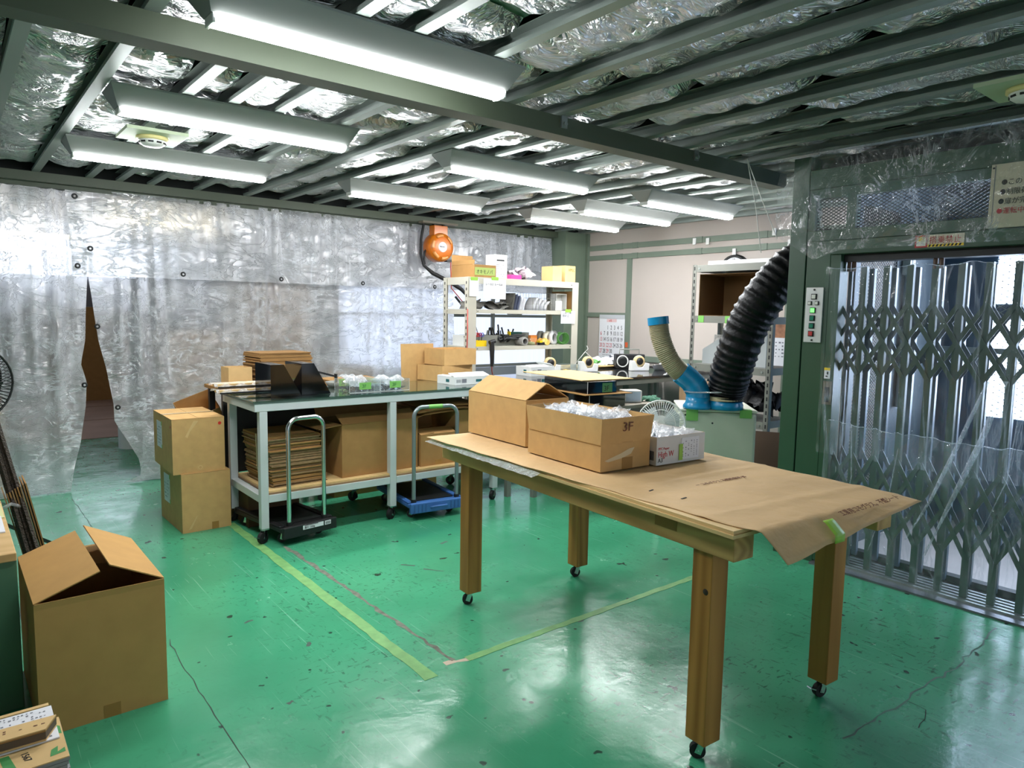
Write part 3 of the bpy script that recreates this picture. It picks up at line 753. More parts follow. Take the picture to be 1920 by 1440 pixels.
# goods standing behind the sheets
for k, (x, y, w_, d_, zs) in enumerate([(1.95, 7.45, 0.62, 0.5, (0.45, 0.42, 0.4)), (2.70, 7.50, 0.7, 0.5, (0.5, 0.5, 0.45, 0.3)), (3.45, 7.45, 0.66, 0.5, (0.46, 0.40))]):
    z = 0
    for j, h in enumerate(zs):
        carton('carton', ['brown carton blurred behind the sheet, %s of the %s pile' % (a, b) for a in ('bottom', 'second', 'third', 'topmost') for b in ('left', 'middle', 'right')][j * 3 + k],
               (x + 0.02 * (j % 2), y, z), R(2 * (j - 1)), w_, d_, h - 0.002, closed=True, m=CARD2, group='cartons behind the sheets'); z += h
for k, (x, z, h) in enumerate([(1.75, 0.02, 0.5), (1.75, 0.52, 0.5), (1.75, 1.02, 0.45)]):
    carton('carton', 'dim carton in the far room seen through the slit, %s of its pile' % ('bottom', 'middle', 'top')[k], (x, 12.9, z), 0, 1.1, 0.6, h - 0.002, closed=True, m=CARD2, group='cartons in the far room')
bp_ = MB().box(0.30, 0.72, -0.012, 0.012, 0, 0.75).build('cardboard_sheet', CARD2)
bp_.matrix_basis = Matrix.Translation((-0.35, 7.1, 0)) @ Matrix.Rotation(R(-8), 4, 'X')
tag(bp_, 'brown cardboard sheet leaning blurred behind the left curtain', 'cardboard')
for x, y, dw_ in ((1.9, 8.7, 'nearest'), (-0.3, 8.7, 'leftmost'), (0.9, 11.4, 'farthest')):
    t_ = thing('far_light', dw_ + ' warm tube light in the far room behind the sheets', 'light', (x, y, 2.42), 0, 'far room lights')
    MB().box(-0.62, 0.62, -0.08, 0.08, 0.03, 0.08).build('reflector', FIXT, t_)
    MB().cyl((-0.6, 0, 0.0), (0.6, 0, 0.0), 0.03, 10).build('tube', WARMT, t_)
# ------------------------------------------------------------------ freight lift (face at x = 4.10)
EX = 4.10
lift = thing('freight_lift', 'dark green steel front of the freight lift with posts and mesh transom', 'lift', (EX, 1.2, 0))
def lp(name, mb, m, **k): return mb.build(name, m, lift, world=True, **k)
lp('corner_post', MB().box(EX, EX + 0.16, 2.246, 2.354, 0, 2.46), GREEN, bevel=0.003)
lp('door_post', MB().box(EX + 0.004, EX + 0.16, 2.092, 2.240, 0, 1.955), GREEN, bevel=0.003)
lp('door_post', MB().box(EX + 0.004, EX + 0.16, -0.55, -0.35, 0, 2.46), GREEN, bevel=0.003)
lp('header', MB().box(EX + 0.002, EX + 0.14, -0.35, 2.245, 2.262, 2.375)  , GREEN, bevel=0.003)
lp('void_shade_panel', MB().box(EX + 0.11, EX + 0.14, -0.35, 2.245, 2.376, 2.46), DARK)  # dark panel added in place of the shade in the open void above
lp('lintel', MB().box(EX + 0.002, EX + 0.12, -0.35, 2.245, 1.955, 2.018), GREEN, bevel=0.003)
lp('lintel', MB().box(EX - 0.015, EX + 0.10, -0.35, 2.09, 1.872, 1.952), GREEN, bevel=0.003)
lp('transom_rail', MB().box(EX + 0.006, EX + 0.06, -0.35, 2.245, 2.205, 2.26), GREEN)
for y0, y1 in ((2.205, 2.245), (1.962, 2.015), (0.62, 0.68)): lp('mullion', MB().box(EX + 0.006, EX + 0.06, y0, y1, 2.018, 2.205), GREEN)
def meshpanel(parent, ya, yb, za, zb, x, pit, m, th=0.003, axis='x', world=True):
    """diamond wire mesh: crossing diagonal wires in one joined part"""
    mb = MB(); k = 0.62; H = zb - za; W = yb - ya; n = int((W + H / k) / pit) + 2
    for sgn in (1, -1):
        for i in range(-1, n):
            c0 = ya - H / k + i * pit if sgn > 0 else ya + i * pit
            p, q = ((c0, za), (c0 + H / k, zb)) if sgn > 0 else ((c0, za), (c0 - H / k, zb))
            (a0, b0), (a1, b1) = p, q
            def clip(lo, hi):
                t0, t1 = 0.0, 1.0; d = a1 - a0
                ta, tb = (lo - a0) / d, (hi - a0) / d
                if ta > tb: ta, tb = tb, ta
                return max(t0, ta), min(t1, tb)
            t0, t1 = clip(ya, yb)
            if t1 - t0 < 0.01: continue
            A = (a0 + (a1 - a0) * t0, b0 + (b1 - b0) * t0); B = (a0 + (a1 - a0) * t1, b0 + (b1 - b0) * t1)
            f = (lambda s, z: (x, s, z)) if axis == 'x' else (lambda s, z: (s, x, z))
            mb.bar(f(*A), f(*B), th, th)
    o = mb.build('wire_mesh', m, parent, world=world); o['kind'] = 'stuff'; return o
meshpanel(lift, 2.015, 2.205, 2.018, 2.205, EX + 0.03, 0.030, WIRE, 0.004)
meshpanel(lift, 0.68, 1.962, 2.018, 2.205, EX + 0.03, 0.030, WIRE, 0.004)
# sill with running grooves
lp('sill', MB().box(EX - 0.04, EX + 0.40, -0.35, 2.09, 0.0, 0.012), mat('worn_steel_sill', (128, 128, 134), 0.35, metal=0.7, var=0.15, vscale=14))
for k in range(5): lp('sill_rail', MB().box(EX + 0.035 + k * 0.045, EX + 0.053 + k * 0.045, -0.35, 2.09, 0.012, 0.024), GALV)
lp('rear_sill', MB().box(EX + 0.30, EX + 0.36, -0.35, 2.09, 0.012, 0.05), DARK)
lp('gate_track', MB().box(EX + 0.04, EX + 0.14, -0.35, 2.09, 1.83, 1.872), DARK)
ROLL = mat('brown_roller', (92, 66, 50), 0.5)
for y in (1.985, 1.52, 1.07, 0.6): lp('roller', MB().cyl((EX + 0.08, y, 1.775), (EX + 0.08, y, 1.83), 0.012, 12).cyl((EX + 0.08, y + 0.03, 1.775), (EX + 0.08, y + 0.03, 1.83), 0.012, 12), ROLL)
# jamb: latch pocket and sticker
lp('latch_pocket', MB().box(EX - 0.004, EX + 0.003, 2.035, 2.088, 0.985, 1.125), mat('latch_steel', (120, 112, 96), 0.4, metal=0.6))
lp('latch_recess', MB().box(EX - 0.007, EX - 0.004, 2.048, 2.074, 1.0, 1.09), DARK)
lp('jamb', MB().box(EX + 0.003, EX + 0.10, 2.03, 2.09, 0.02, 1.872), GREEN)
st = lp('sticker', MB().box(EX - 0.001, EX + 0.003, 2.05, 2.086, 1.14, 1.205), PAPER)
MB().box(EX - 0.002, EX - 0.001, 2.05, 2.086, 1.19, 1.205).build('yellow_band', YELLOW, st, world=True)
MB().box(EX - 0.002, EX - 0.001, 2.060, 2.070, 1.165, 1.182).box(EX - 0.002, EX - 0.001, 2.064, 2.076, 1.150, 1.158).build('pictogram', INK, st, world=True)
# control panel
cp = lp('control_panel', MB().box(EX - 0.008, EX + 0.003, 2.118, 2.226, 1.352, 1.682), mat('brushed_plate', (206, 208, 206), 0.35, metal=0.3), bevel=0.002)
def btn(y, z, s_, mface, mrim=INK, nm='button'):
    MB().box(EX - 0.014, EX - 0.008, y - s_ / 2, y + s_ / 2, z - s_ / 2, z + s_ / 2).build('button_frame', mrim, cp, world=True, bevel=0.001)
    MB().box(EX - 0.018, EX - 0.0145, y - s_ * 0.37, y + s_ * 0.37, z - s_ * 0.37, z + s_ * 0.37).build(nm, mface, cp, world=True, bevel=0.002)
WB = mat('white_button', (214, 214, 206), 0.4); GB = mat('green_button', (20, 120, 92), 0.3); RB = mat('red_button', (190, 60, 60), 0.3)
btn(2.173, 1.627, 0.034, WB); btn(2.197, 1.588, 0.024, WB); btn(2.153, 1.588, 0.024, WB)
btn(2.176, 1.545, 0.034, LEDG); btn(2.177, 1.498, 0.034, GB); btn(2.178, 1.452, 0.034, GB); btn(2.180, 1.405, 0.034, RB)
for z in (1.668, 1.366): MB().cyl((EX - 0.012, 2.173, z), (EX - 0.008, 2.173, z), 0.006, 10).build('screw', DARK, cp, world=True)
# signs
sg = thing('warning_sign', 'red and white no-riding warning sign with striped edge on lift lintel', 'sign', (EX - 0.016, 1.505, 1.915))
MB().box(EX - 0.020, EX - 0.016, 1.388, 1.622, 1.882, 1.946).build('plate', mat('sign_cream', (226, 214, 190), 0.5), sg, world=True)
MB().box(EX - 0.0215, EX - 0.020, 1.560, 1.622, 1.882, 1.946).build('red_field', RED, sg, world=True)
MB().box(EX - 0.0225, EX - 0.0215, 1.568, 1.614, 1.890, 1.936).build('hand_pictogram', mat('sign_white', (230, 226, 216), 0.5), sg, world=True)
MB().cyl((EX - 0.0235, 1.592, 1.926), (EX - 0.0225, 1.592, 1.926), 0.014, 14).build('helmet_pictogram', YELLOW, sg, world=True)
mb = MB()
for i in range(9): mb.prism([(EX - 0.021, 1.556 - i * 0.018, 1.884), (EX - 0.021, 1.547 - i * 0.018, 1.884), (EX - 0.021, 1.541 - i * 0.018, 1.896), (EX - 0.021, 1.550 - i * 0.018, 1.896)], (0.001, 0, 0))
o = mb.build('hazard_stripes', INK, sg, world=True)
MB().box(EX - 0.0205, EX - 0.020, 1.388, 1.558, 1.883, 1.897).build('stripe_band', YELLOW, sg, world=True)
text('lettering', '搭乗禁止', 0.043, RED, sg, (EX - 0.0215, 1.553, 1.902), right=(0, -1, 0), world=True, squash=0.9)
nb = thing('notice_sign', 'beige notice board with bulleted Japanese lettering above the lift gate', 'sign', (EX - 0.01, 0.99, 2.11))
MB().box(EX - 0.018, EX + 0.0, 0.69, 1.292, 1.958, 2.268).build('plate', mat('notice_beige', (196, 188, 160), 0.5), nb, world=True, bevel=0.002)
for y in (1.282, 0.70):
    for z in (1.968, 2.25): MB().cyl((EX - 0.021, y, z), (EX - 0.018, y, z), 0.005, 8).build('screw', INK, nb, world=True)
MB().box(EX - 0.019, EX - 0.018, 1.273, 1.276, 1.965, 2.262).build('border_line', INKG, nb, world=True)
for i, (s_, c_) in enumerate((('この エレベーター', INK), ('制限荷重', INK), ('扉が完全に閉', INK), ('運転中、人', INKR))):
    text('lettering', '●' + s_, 0.034, c_, nb, (EX - 0.0195, 1.246 + 0.004 * i, 2.165 - i * 0.046), right=(0, -1, 0), world=True, squash=0.9)

# folding gate: channel bars with crossed lattice strips
BY = [2.05 - 0.1265 * i for i in range(19)]
BARM = mat('gate_green', (52, 76, 62), 0.4, var=0.08)
def gate(name, label, x, m, off=0.0, w_=0.034):
    G = thing(name, label, 'gate', (x, 1.2, 0.026))
    for y in BY:
        y += off
        MB().box(x - 0.014, x - 0.011, y - w_ / 2, y + w_ / 2, 0.026, 1.80).box(x - 0.011, x + 0.012, y - w_ / 2, y - w_ / 2 + 0.003, 0.026, 1.80).box(x - 0.011, x + 0.012, y + w_ / 2 - 0.003, y + w_ / 2, 0.026, 1.80).build('bar', m, G, world=True)
    for i in range(len(BY) - 1):
        a, b = BY[i] + off, BY[i + 1] + off
        for (z0, z1) in ((1.585, 1.38), (1.38, 1.175), (0.71, 0.475), (0.475, 0.24)):
            for (p, q, dx) in (((a, z0), (b, z1), -0.0215), ((a, z1), (b, z0), -0.0175)):
                MB().bar((x + dx, p[0], p[1]), (x + dx, q[0], q[1]), 0.003, 0.024, upv=Vector((0, -(q[1] - p[1]), q[0] - p[0]))).build('lattice_strip', m, G, world=True)
    return G
gate('folding_gate', 'green steel folding lattice gate across the freight lift, just behind the clear film', EX + 0.085, BARM)
gate('car_gate', 'blue-grey inner folding gate of the lift car, behind the green gate', EX + 0.29, mat('car_gate_grey', (78, 96, 112), 0.4, var=0.08), 0.045, 0.03)

# the car behind the gates
car = thing('lift_car', 'lift car interior with pale floor, mesh side and bright window', 'lift', (5.1, 0.9, 0))
def cpz(name, mb, m, **k): return mb.build(name, m, car, world=True, **k)
cpz('car_floor', MB().box(4.50, 5.80, -0.6, 2.08, 0.0, 0.02), CARFLOOR)
cpz('side_wall', MB().box(4.42, 5.80, 2.08, 2.10, 0.0, 0.42).box(4.36, 4.46, 2.08, 2.10, 0.42, 2.4).box(4.98, 5.80, 2.08, 2.10, 0.42, 2.4).box(4.46, 4.98, 2.08, 2.10, 2.2, 2.4), mat('car_side_slate', (56, 70, 78), 0.5))
meshpanel(car, 4.46, 4.98, 0.42, 2.2, 2.085, 0.035, WIRE, 0.004, axis='y')
cpz('conduit', MB().cyl((5.10, 2.05, 0.9), (5.10, 2.05, 1.95), 0.028, 12).box(5.06, 5.14, 2.03, 2.079, 1.80, 1.95), WHITE)
cpz('back_wall', MB().box(5.78, 5.80, -0.6, 2.08, 0.0, 0.82).box(5.78, 5.80, 1.74, 2.08, 0.82, 2.4).box(5.78, 5.80, -0.6, 1.74, 2.08, 2.4).box(5.78, 5.80, -0.6, -0.4, 0.82, 2.08), CARBLUE)
cpz('rail', MB().box(5.70, 5.74, -0.6, 2.08, 1.27, 1.31), GALV)
meshpanel(car, -0.4, 1.74, 0.82, 2.08, 5.76, 0.07, MESHL, 0.005)
cpz('band', MB().box(5.765, 5.779, -0.4, 1.74, 1.52, 1.62), CARBLUE)
cpz('roof', MB().box(4.36, 5.80, -0.6, 2.10, 2.4, 2.42), DARK)
wd = struct('window_4', MB().box(5.90, 5.92, -0.45, 1.80, 0.78, 2.12), DAYL)

# clear films hung on the lift
def filmsheet(name, label, cat, y0, y1, zb, zt, x, m, seed, amp=0.02, nx=60, nz=40, vf=1.0, hf=1.0, top=None, bot=None, diag=0.0):
    def fn(u, v):
        y = y0 + (y1 - y0) * u; b = bot(u) if bot else zb; t_ = top(u) if top else zt; z = b + (t_ - b) * v
        yy = y + diag * (z - zb)
        X = x + noise.noise(Vector((yy * 9 * vf, z * 0.9 * hf, seed))) * amp + noise.noise(Vector((yy * 26 * vf, z * 2.2 * hf, seed + 3))) * amp * 0.35
        return (X, y, z)
    return tag(MB().grid(nx, nz, fn).build(name, m), label, cat)
filmsheet('plastic_film', 'clear plastic film stretched over the mesh transom of the lift', 'plastic film', 2.40, -0.4, 1.9, 2.47, 4.005, TRANSF, 2.0, 0.035, 90, 30, 0.8, 3.0,
          bot=lambda u: lerp_pts([(1.84, 0.0), (1.87, 0.10), (1.87, 0.14), (1.89, 0.3), (1.88, 1.0)], 0) if False else (2.0 - 0.16 * u / 0.09 if u < 0.09 else 1.84 + min(1, (u - 0.09) / 0.06) * 0.05 - 0.01 * u), diag=1.2)
uf_ = filmsheet('plastic_film', 'clear plastic film hanging over the upper part of the lift gate', 'plastic film', 2.085, -0.3, 0.70, 1.80, 4.045, CLEARF, 5.0, 0.022, 120, 40, 1.3, 0.5,
          top=lambda u: 1.80 - 0.018 * abs(math.sin(u * 2.385 / 0.1265 * math.pi / 2)))
lf_ = filmsheet('plastic_film', 'clear plastic film hanging over the lower part of the lift gate to the sill', 'plastic film', 2.02, -0.3, 0.03, 0.905, 4.02, film('clear_poly_film_double', (220, 226, 230), 0.075, 0.18, 0.07, 5.0, bump=0.5, translucent=0.5, gloss=0.22, aniso=0.3), 8.0, 0.018, 90, 40, 0.9, 0.8,
          top=lambda u: 0.905 - 0.03 * math.sin(u * 5), diag=0.45)
# gathered folds and rolled hems of the films
FOLDM = film('film_fold', (226, 232, 238), 0.30, 0.5, 0.10, 12.0, bump=0.4, translucent=0.5, gloss=0.4, aniso=0.3)
for P, w0 in (([(1.206, 1.202), (1.312, 0.878), (1.426, 0.546), (1.529, 0.315)], 0.022), ([(1.132, 1.209), (1.217, 0.893), (1.336, 0.537), (1.431, 0.253)], 0.030), ([(1.064, 1.099), (1.091, 0.727), (1.183, 0.435)], 0.007), ([(1.60, 0.80), (1.63, 0.55), (1.72, 0.20)], 0.006), ([(1.86, 0.9), (1.84, 0.6), (1.88, 0.3)], 0.005)):
    mb = MB(); n = len(P); f = lambda t: (lerp_pts([(P[i][0], i / (n - 1)) for i in range(n)], t), lerp_pts([(P[i][1], i / (n - 1)) for i in range(n)], t))
    mb.grid(2, 24, lambda u, v: (4.005 - 0.010 * (1 - abs(2 * u - 1)), f(v)[0] + (u - 0.5) * w0 * (0.4 + 0.6 * math.sin(math.pi * min(1, v + 0.15))), f(v)[1]))
    mb.build('fold', FOLDM, lf_)
rnd = random.Random(5)
MB().tube([(4.02 + rnd.uniform(-0.012, 0.004), 2.0 - i * 0.03, 0.905 - 0.03 * math.sin((2.02 - (2.0 - i * 0.03)) / 2.32 * 5) + rnd.uniform(-0.008, 0.008)) for i in range(74)], 0.006, 6, radii=[rnd.uniform(0.0006, 0.0035) for i in range(74)]).build('hem', FOLDM, lf_)
MB().tube([(4.045 + rnd.uniform(-0.006, 0.004), 2.075 - i * 0.02, 1.80 - 0.018 * abs(math.sin((2.085 - (2.075 - i * 0.02)) / 0.1265 * math.pi / 2)) + rnd.uniform(-0.003, 0.003)) for i in range(118)], 0.005, 6, radii=[rnd.uniform(0.0006, 0.003) for i in range(118)]).build('hem', FOLDM, uf_)
# cords hanging from the film corner
cd = MB(); cd.tube([(4.0, 2.62, 2.49), (4.01, 2.55, 2.2), (4.02, 2.50, 1.9)], 0.003, 6); cd.tube([(4.0, 2.62, 2.49), (4.02, 2.50, 2.2), (4.03, 2.40, 1.98)], 0.003, 6)
tag(cd.build('cord', WHITE), 'thin white cords hanging from the ceiling beside the lift film', 'cord')

# ------------------------------------------------------------------ wooden work table
TB = thing('work_table', 'stained wooden work table on casters with plywood top', 'table', (2.357, 2.0625, 0), R(-4.1))
def caster(parent, x, y, h, r, th, ang, name='caster', brake=False):
    mb = MB(); c, s_ = math.cos(ang), math.sin(ang); ax = Vector((-s_, c, 0)); dr = Vector((c, s_, 0)); ctr = Vector((x, y, 0)) + dr * 0.014 + Vector((0, 0, r))
    mb.cyl(ctr - ax * th / 2, ctr + ax * th / 2, r, 20)
    wh = mb.build('wheel', [RUBBER], parent)
    f = MB()
    for q in (-1, 1):
        a = ctr + ax * q * (th / 2 + 0.004); b = Vector((x, y, h - 0.006)) + ax * q * (th / 2 + 0.004)
        f.bar(a - Vector((0, 0, r * 0.25)), b, 0.022, 0.003, upv=ax)
    f.cbox((x, y, h - 0.004), (0.05, 0.05, 0.006)); f.cyl((x, y, h - 0.014), (x, y, h - 0.004), 0.017, 12); f.cyl(ctr - ax * (th / 2 + 0.007), ctr + ax * (th / 2 + 0.007), 0.006, 8)
    if brake: f.cbox(ctr + dr * (r + 0.012) + Vector((0, 0, 0.012)), (0.03, 0.022, 0.004), Matrix.Rotation(ang, 3, 'Z') @ Matrix.Rotation(-0.4, 3, 'Y'))
    f.build('fork', CHROME, wh)
    return wh
for (x, y, a, b_) in ((-0.36, -0.755, 2.3, False), (0.36, -0.755, 2.9, True), (-0.36, 0.755, 2.6, False), (0.36, 0.755, 2.8, False)):
    leg = MB().box(x - 0.041, x + 0.041, y - 0.041, y + 0.041, 0.07, 0.734).build('leg', WOODLEG, TB, bevel=0.003)
    caster(TB, x, y, 0.071, 0.027, 0.022, a, brake=b_)
    if (x, y) == (-0.36, -0.755):
        MB().lathe([(0.0, -0.002), (0.007, -0.0015), (0.011, 0.0)], c=(x - 0.041, y - 0.018, 0.60), n=14, axis='x').build('knot', mat('wood_knot', (44, 28, 16), 0.6), leg)
for x, yn in ((-0.36, -0.885), (0.36, -0.955)): MB().box(x - 0.052, x + 0.045, yn, 0.97, 0.735, 0.821).build('rail', WOODRAIL, TB, bevel=0.003)
for y in (-0.60, 0.0, 0.62): MB().box(-0.314, 0.307, y - 0.03, y + 0.03, 0.745, 0.820).build('cross_rail', WOODRAIL, TB, bevel=0.003)
MB().box(-0.447, 0.44, -0.905, 0.93, 0.8215, 0.833).build('plywood_sheet', PLY, TB)
MB().box(-0.440, 0.445, -0.90, 0.92, 0.8335, 0.845).build('plywood_sheet', PLY, TB)
MB().cbox((-0.413, -0.60, 0.79), (0.001, 0.10, 0.035)).build('tape_patch', mat('clear_tape_patch', (130, 106, 60), 0.2), TB)
# kraft paper cover: sags over the edges
def paper(u, v):
    y = -1.03 + 2.025 * v
    xl = lerp_pts([(-0.40, -0.90), (-0.405, -0.80), (-0.452, 0.0), (-0.495, 0.95)], y)
    if y < -0.90: xl = -0.40 + (-0.90 - y) * 0.45
    xr = 0.47 - (0.02 if y > 0 else 0)
    x = xl + (xr - xl) * u + 0.004 * math.sin(v * 40) * (1 if u in (0.0, 1.0) else 0)
    z = 0.8472
    z += 0.0022 * abs(noise.noise(Vector((x * 4, y * 4, 3)))) + 0.0012 * abs(noise.noise(Vector((x * 13, y * 13, 5))))
    z += 0.006 * math.exp(-((y + 0.36) / 0.012) ** 2) * (0.6 + 0.4 * math.sin(x * 6 + 1)) + 0.004 * math.exp(-((y + 0.78 + 0.05 * x) / 0.03) ** 2)
    if y < -0.945:
        d_ = -0.945 - y
        z -= d_ * (0.50 + 0.28 * math.sin(x * 5.0 + 2.6)); z += 0.004 * noise.noise(Vector((x * 9, y * 9, 2)))
        z -= 0.028 * max(0, (0.25 - u) / 0.25) * (d_ / 0.085)
        z += 0.012 * max(0, (u - 0.86) / 0.14) * (d_ / 0.085)
        y = -0.945 - d_ * 0.95
    return (x, y, z)
pc = MB().grid(70, 130, paper).build('kraft_paper', KRAFT, None, solid=0.0012)
pc.matrix_basis = TB.matrix_basis.copy(); tag(pc, 'brown kraft paper cover laid over the wooden work table', 'paper')
bub = MB().grid(16, 40, lambda u, v: (-0.508 + 0.05 * u, 0.05 + 0.93 * v, 0.838 + 0.006 * abs(noise.noise(Vector((u * 3, v * 30, 2)))) - 0.012 * (1 - u))).build('torn_lining', BAGM, pc)
text('lettering', '工業用コモグラス。不燃シート', 0.030, INKB, pc, (0.02, -0.985, 0.8455), right=(1, 0, 0.02), upv=(0, 0.95, 0.30), squash=0.9)
text('lettering', 'ー コモグラス 不燃吸音材 JIS', 0.026, INKB, pc, (-0.10, -0.47, 0.8512), right=(1, 0.0, 0), upv=(0, 1, 0), squash=0.9)
for (x, y, a) in ((-0.30, -0.42, 0.3), (-0.28, -0.56, 0.1)):
    MB().cbox((x, y, 0.8495), (0.03, 0.005, 0.0015), Matrix.Rotation(a, 3, 'Z')).build('tear', INK, pc)
gt = MB().grid(3, 8, lambda u, v: (-0.10 + 0.055 * u, -0.985 - 0.046 * min(v, 0.6) / 0.6, 0.846 - 0.034 * min(v, 0.6) / 0.6 - 0.03 * max(0, v - 0.6) / 0.4 + 0.002 * math.sin(v * 9))).build('tape', LIME, None, solid=0.001)
gt.matrix_basis = TB.matrix_basis.copy(); tag(gt, 'strip of lime green tape holding down the kraft paper edge', 'tape')

# cartons on the wooden table
ZT = 0.8545
b1 = carton('carton', 'tall open carton with raised flaps at the back of the wooden table', (2.314, 2.81, ZT), R(-2.8), 0.27, 0.51, 0.222, {'L': (0.152, 149), 'R': (0.148, 150), 'F': (0.13, 196), 'B': (0.13, 192)}, group='cartons on the wooden table')
b2 = carton('carton', 'shallow carton with torn tape, lower of the two on the wooden table', (2.225, 2.205, ZT), R(-4), 0.283, 0.50, 0.112, {}, group='cartons on the wooden table')
b3 = carton('carton', 'shallow carton marked 3F and filled with bags, stacked on another', (2.222, 2.20, ZT + 0.112), R(-4), 0.300, 0.52, 0.11, {}, group='cartons on the wooden table', taper=0.05)
MB().box(-0.02, 0.04, -0.2512, -0.25, 0.0, 0.05).build('tape', TAPEBR, b2); MB().box(-0.02, 0.04, -0.2475, -0.2465, 0.003, 0.042).build('tape', TAPEBR, b3)
MB().add([(-0.12, -0.2508, 0.045), (-0.03, -0.2508, 0.068), (0.02, -0.2508, 0.085), (0.05, -0.2508, 0.088), (0.03, -0.2508, 0.062), (-0.02, -0.2508, 0.048), (-0.10, -0.2508, 0.038)], [(0, 1, 2, 3, 4, 5, 6)]).build('torn_tape', mat('torn_clear_tape', (214, 196, 160), 0.25), b2)
text('lettering', '3F', 0.055, INKB, b3, (-0.035, -0.2585, 0.052), right=(1, 0.0, 0), upv=(0, -0.1, 1), squash=1.15)
b4 = carton('carton', 'white printed paper carton holding clear bags beside the 3F carton', (2.527, 2.076, ZT), R(-4), 0.31, 0.34, 0.122, {}, m=mat('white_carton', (210, 208, 204), 0.7, var=0.03), group='cartons on the wooden table')
text('lettering', 'High W', 0.036, INKR, b4, (-0.145, -0.1706, 0.034), squash=0.85)
text('lettering', 'PPC Paper', 0.016, INKR, b4, (-0.145, -0.1706, 0.066))
text('lettering', 'A3', 0.026, INK, b4, (-0.145, -0.1706, 0.012))
nt_ = MB().box(0.0, 0.115, -0.1718, -0.1706, 0.012, 0.108).build('note_sheet', PAPER, b4)
for i in range(6): scribble('handwriting', nt_, INKG, (0.016 + i * 0.018, -0.1718, 0.022), (0, 0, 1), (-1, 0, 0), 0.074, 0.012, 1, 8, seed=i + 3, fill=0.7)
MB().box(-0.015, 0.008, -0.1735, -0.1722, 0.010, 0.082).build('lime_tape', LIME, b4)
bc = MB()
for i in range(9): bc.box(-0.1562, -0.155, -0.155 + i * 0.005, -0.1525 + i * 0.005, 0.02, 0.06)
o = bc.build('barcode', INK, b4); o['kind'] = 'stuff'
for bx, (w_, d_, h, n, sd) in ((b3, (0.27, 0.48, 0.11, 60, 1)), (b4, (0.28, 0.31, 0.122, 40, 2))):
    rnd = random.Random(sd); mb = MB()
    for i in range(n):
        x = rnd.uniform(-w_ / 2 + 0.04, w_ / 2 - 0.04); y = rnd.uniform(-d_ / 2 + 0.04, d_ / 2 - 0.05)
        Rm = Euler((rnd.uniform(-0.6, 0.6), rnd.uniform(-0.5, 0.5), rnd.uniform(0.2, 0.9))).to_matrix(); c_ = Vector((x, y, h - 0.022 + rnd.uniform(0, 0.014)))
        ph = rnd.random() * 6
        mb.grid(4, 3, lambda u, v: tuple(c_ + Rm @ Vector(((u - 0.5) * 0.10, (v - 0.5) * 0.06, 0.008 * math.sin(u * 7 + v * 5 + ph)))))
    o = mb.build('clear_bags', BAGM); o.matrix_basis = bx.matrix_basis.copy()
    tag(o, ['heap of clear plastic bags filling the 3F carton', 'heap of clear plastic bags filling the white printed carton'][sd - 1], 'plastic bags', kind='stuff')
    es = MB()
    for i in range(n * 2):
        x = rnd.uniform(-w_ / 2 + 0.03, w_ / 2 - 0.06); y = rnd.uniform(-d_ / 2 + 0.03, d_ / 2 - 0.06); a = Vector((x, y, h - 0.017 + rnd.uniform(0, 0.010))); dv = Vector((rnd.uniform(0.3, 1), rnd.uniform(0.2, 1), rnd.uniform(0, 0.14))).normalized() * rnd.uniform(0.03, 0.085)
        b_ = a + dv; b_.x = min(b_.x, w_ / 2 - 0.012); b_.y = min(b_.y, d_ / 2 - 0.012); es.bar(a, b_, 0.004, 0.0012)
    es.build('bag_edges', mat('bag_edge_white', (236, 238, 244), 0.3), o)
    MB().box(-w_ / 2 + 0.012, w_ / 2 - 0.012, -d_ / 2 + 0.012, d_ / 2 - 0.012, 0.006, h - 0.020).build('bag_fill', mat('packed_bags', (196, 198, 206), 0.5, var=0.2, vscale=30, bump=0.6, bscale=60), o)
# ------------------------------------------------------------------ glass-topped steel bench
BN = thing('work_bench', 'long pale steel bench on casters with glass top and plywood lower shelf', 'bench', (2.47, 4.70, 0))
def bpz(name, mb, m, **k): return mb.build(name, m, BN, world=True, **k)
BX = (1.545, 2.47, 3.395); BYY = (4.405, 5.0)
for x in BX:
    for y in BYY: bpz('leg', MB().box(x - 0.025, x + 0.025, y - 0.025, y + 0.025, 0.095, 0.852), WHITEM, bevel=0.003)
for y in BYY:
    bpz('top_rail', MB().box(1.49, 3.45, y - 0.025, y + 0.025, 0.853, 0.900), WHITEM, bevel=0.003)
    for a, b in ((1.5705, 2.4445), (2.4955, 3.3695)): bpz('shelf_rail', MB().box(a, b, y - 0.024, y + 0.024, 0.262, 0.312), WHITEM, bevel=0.003)
for x in (1.515, 3.425): bpz('top_rail', MB().box(x - 0.025, x + 0.025, 4.431, 4.974, 0.853, 0.900), WHITEM, bevel=0.003)
for x in BX: bpz('shelf_rail', MB().box(x - 0.024, x + 0.024, 4.431, 4.974, 0.262, 0.312), WHITEM, bevel=0.003)
bpz('shelf_board', MB().box(1.572, 3.368, 4.385, 5.02, 0.3125, 0.324), PLYW); bpz('shelf_board', MB().box(1.575, 3.365, 4.392, 5.02, 0.3245, 0.336), PLY)
bpz('top_board', MB().box(1.485, 3.455, 4.385, 5.025, 0.901, 0.914), DARKTOP)
bpz('glass_sheet', MB().box(1.478, 3.460, 4.372, 5.03, 0.9145, 0.922), GLASS, bevel=0.001)
for x in BX:
    for y in BYY:
        wx = MB(); mb = None
        ww_ = caster(BN, x - 2.47, y - 4.70, 0.0955, 0.037, 0.025, 3.6 if y < 4.7 else 2.2, brake=(x < 2))
ZB = 0.923
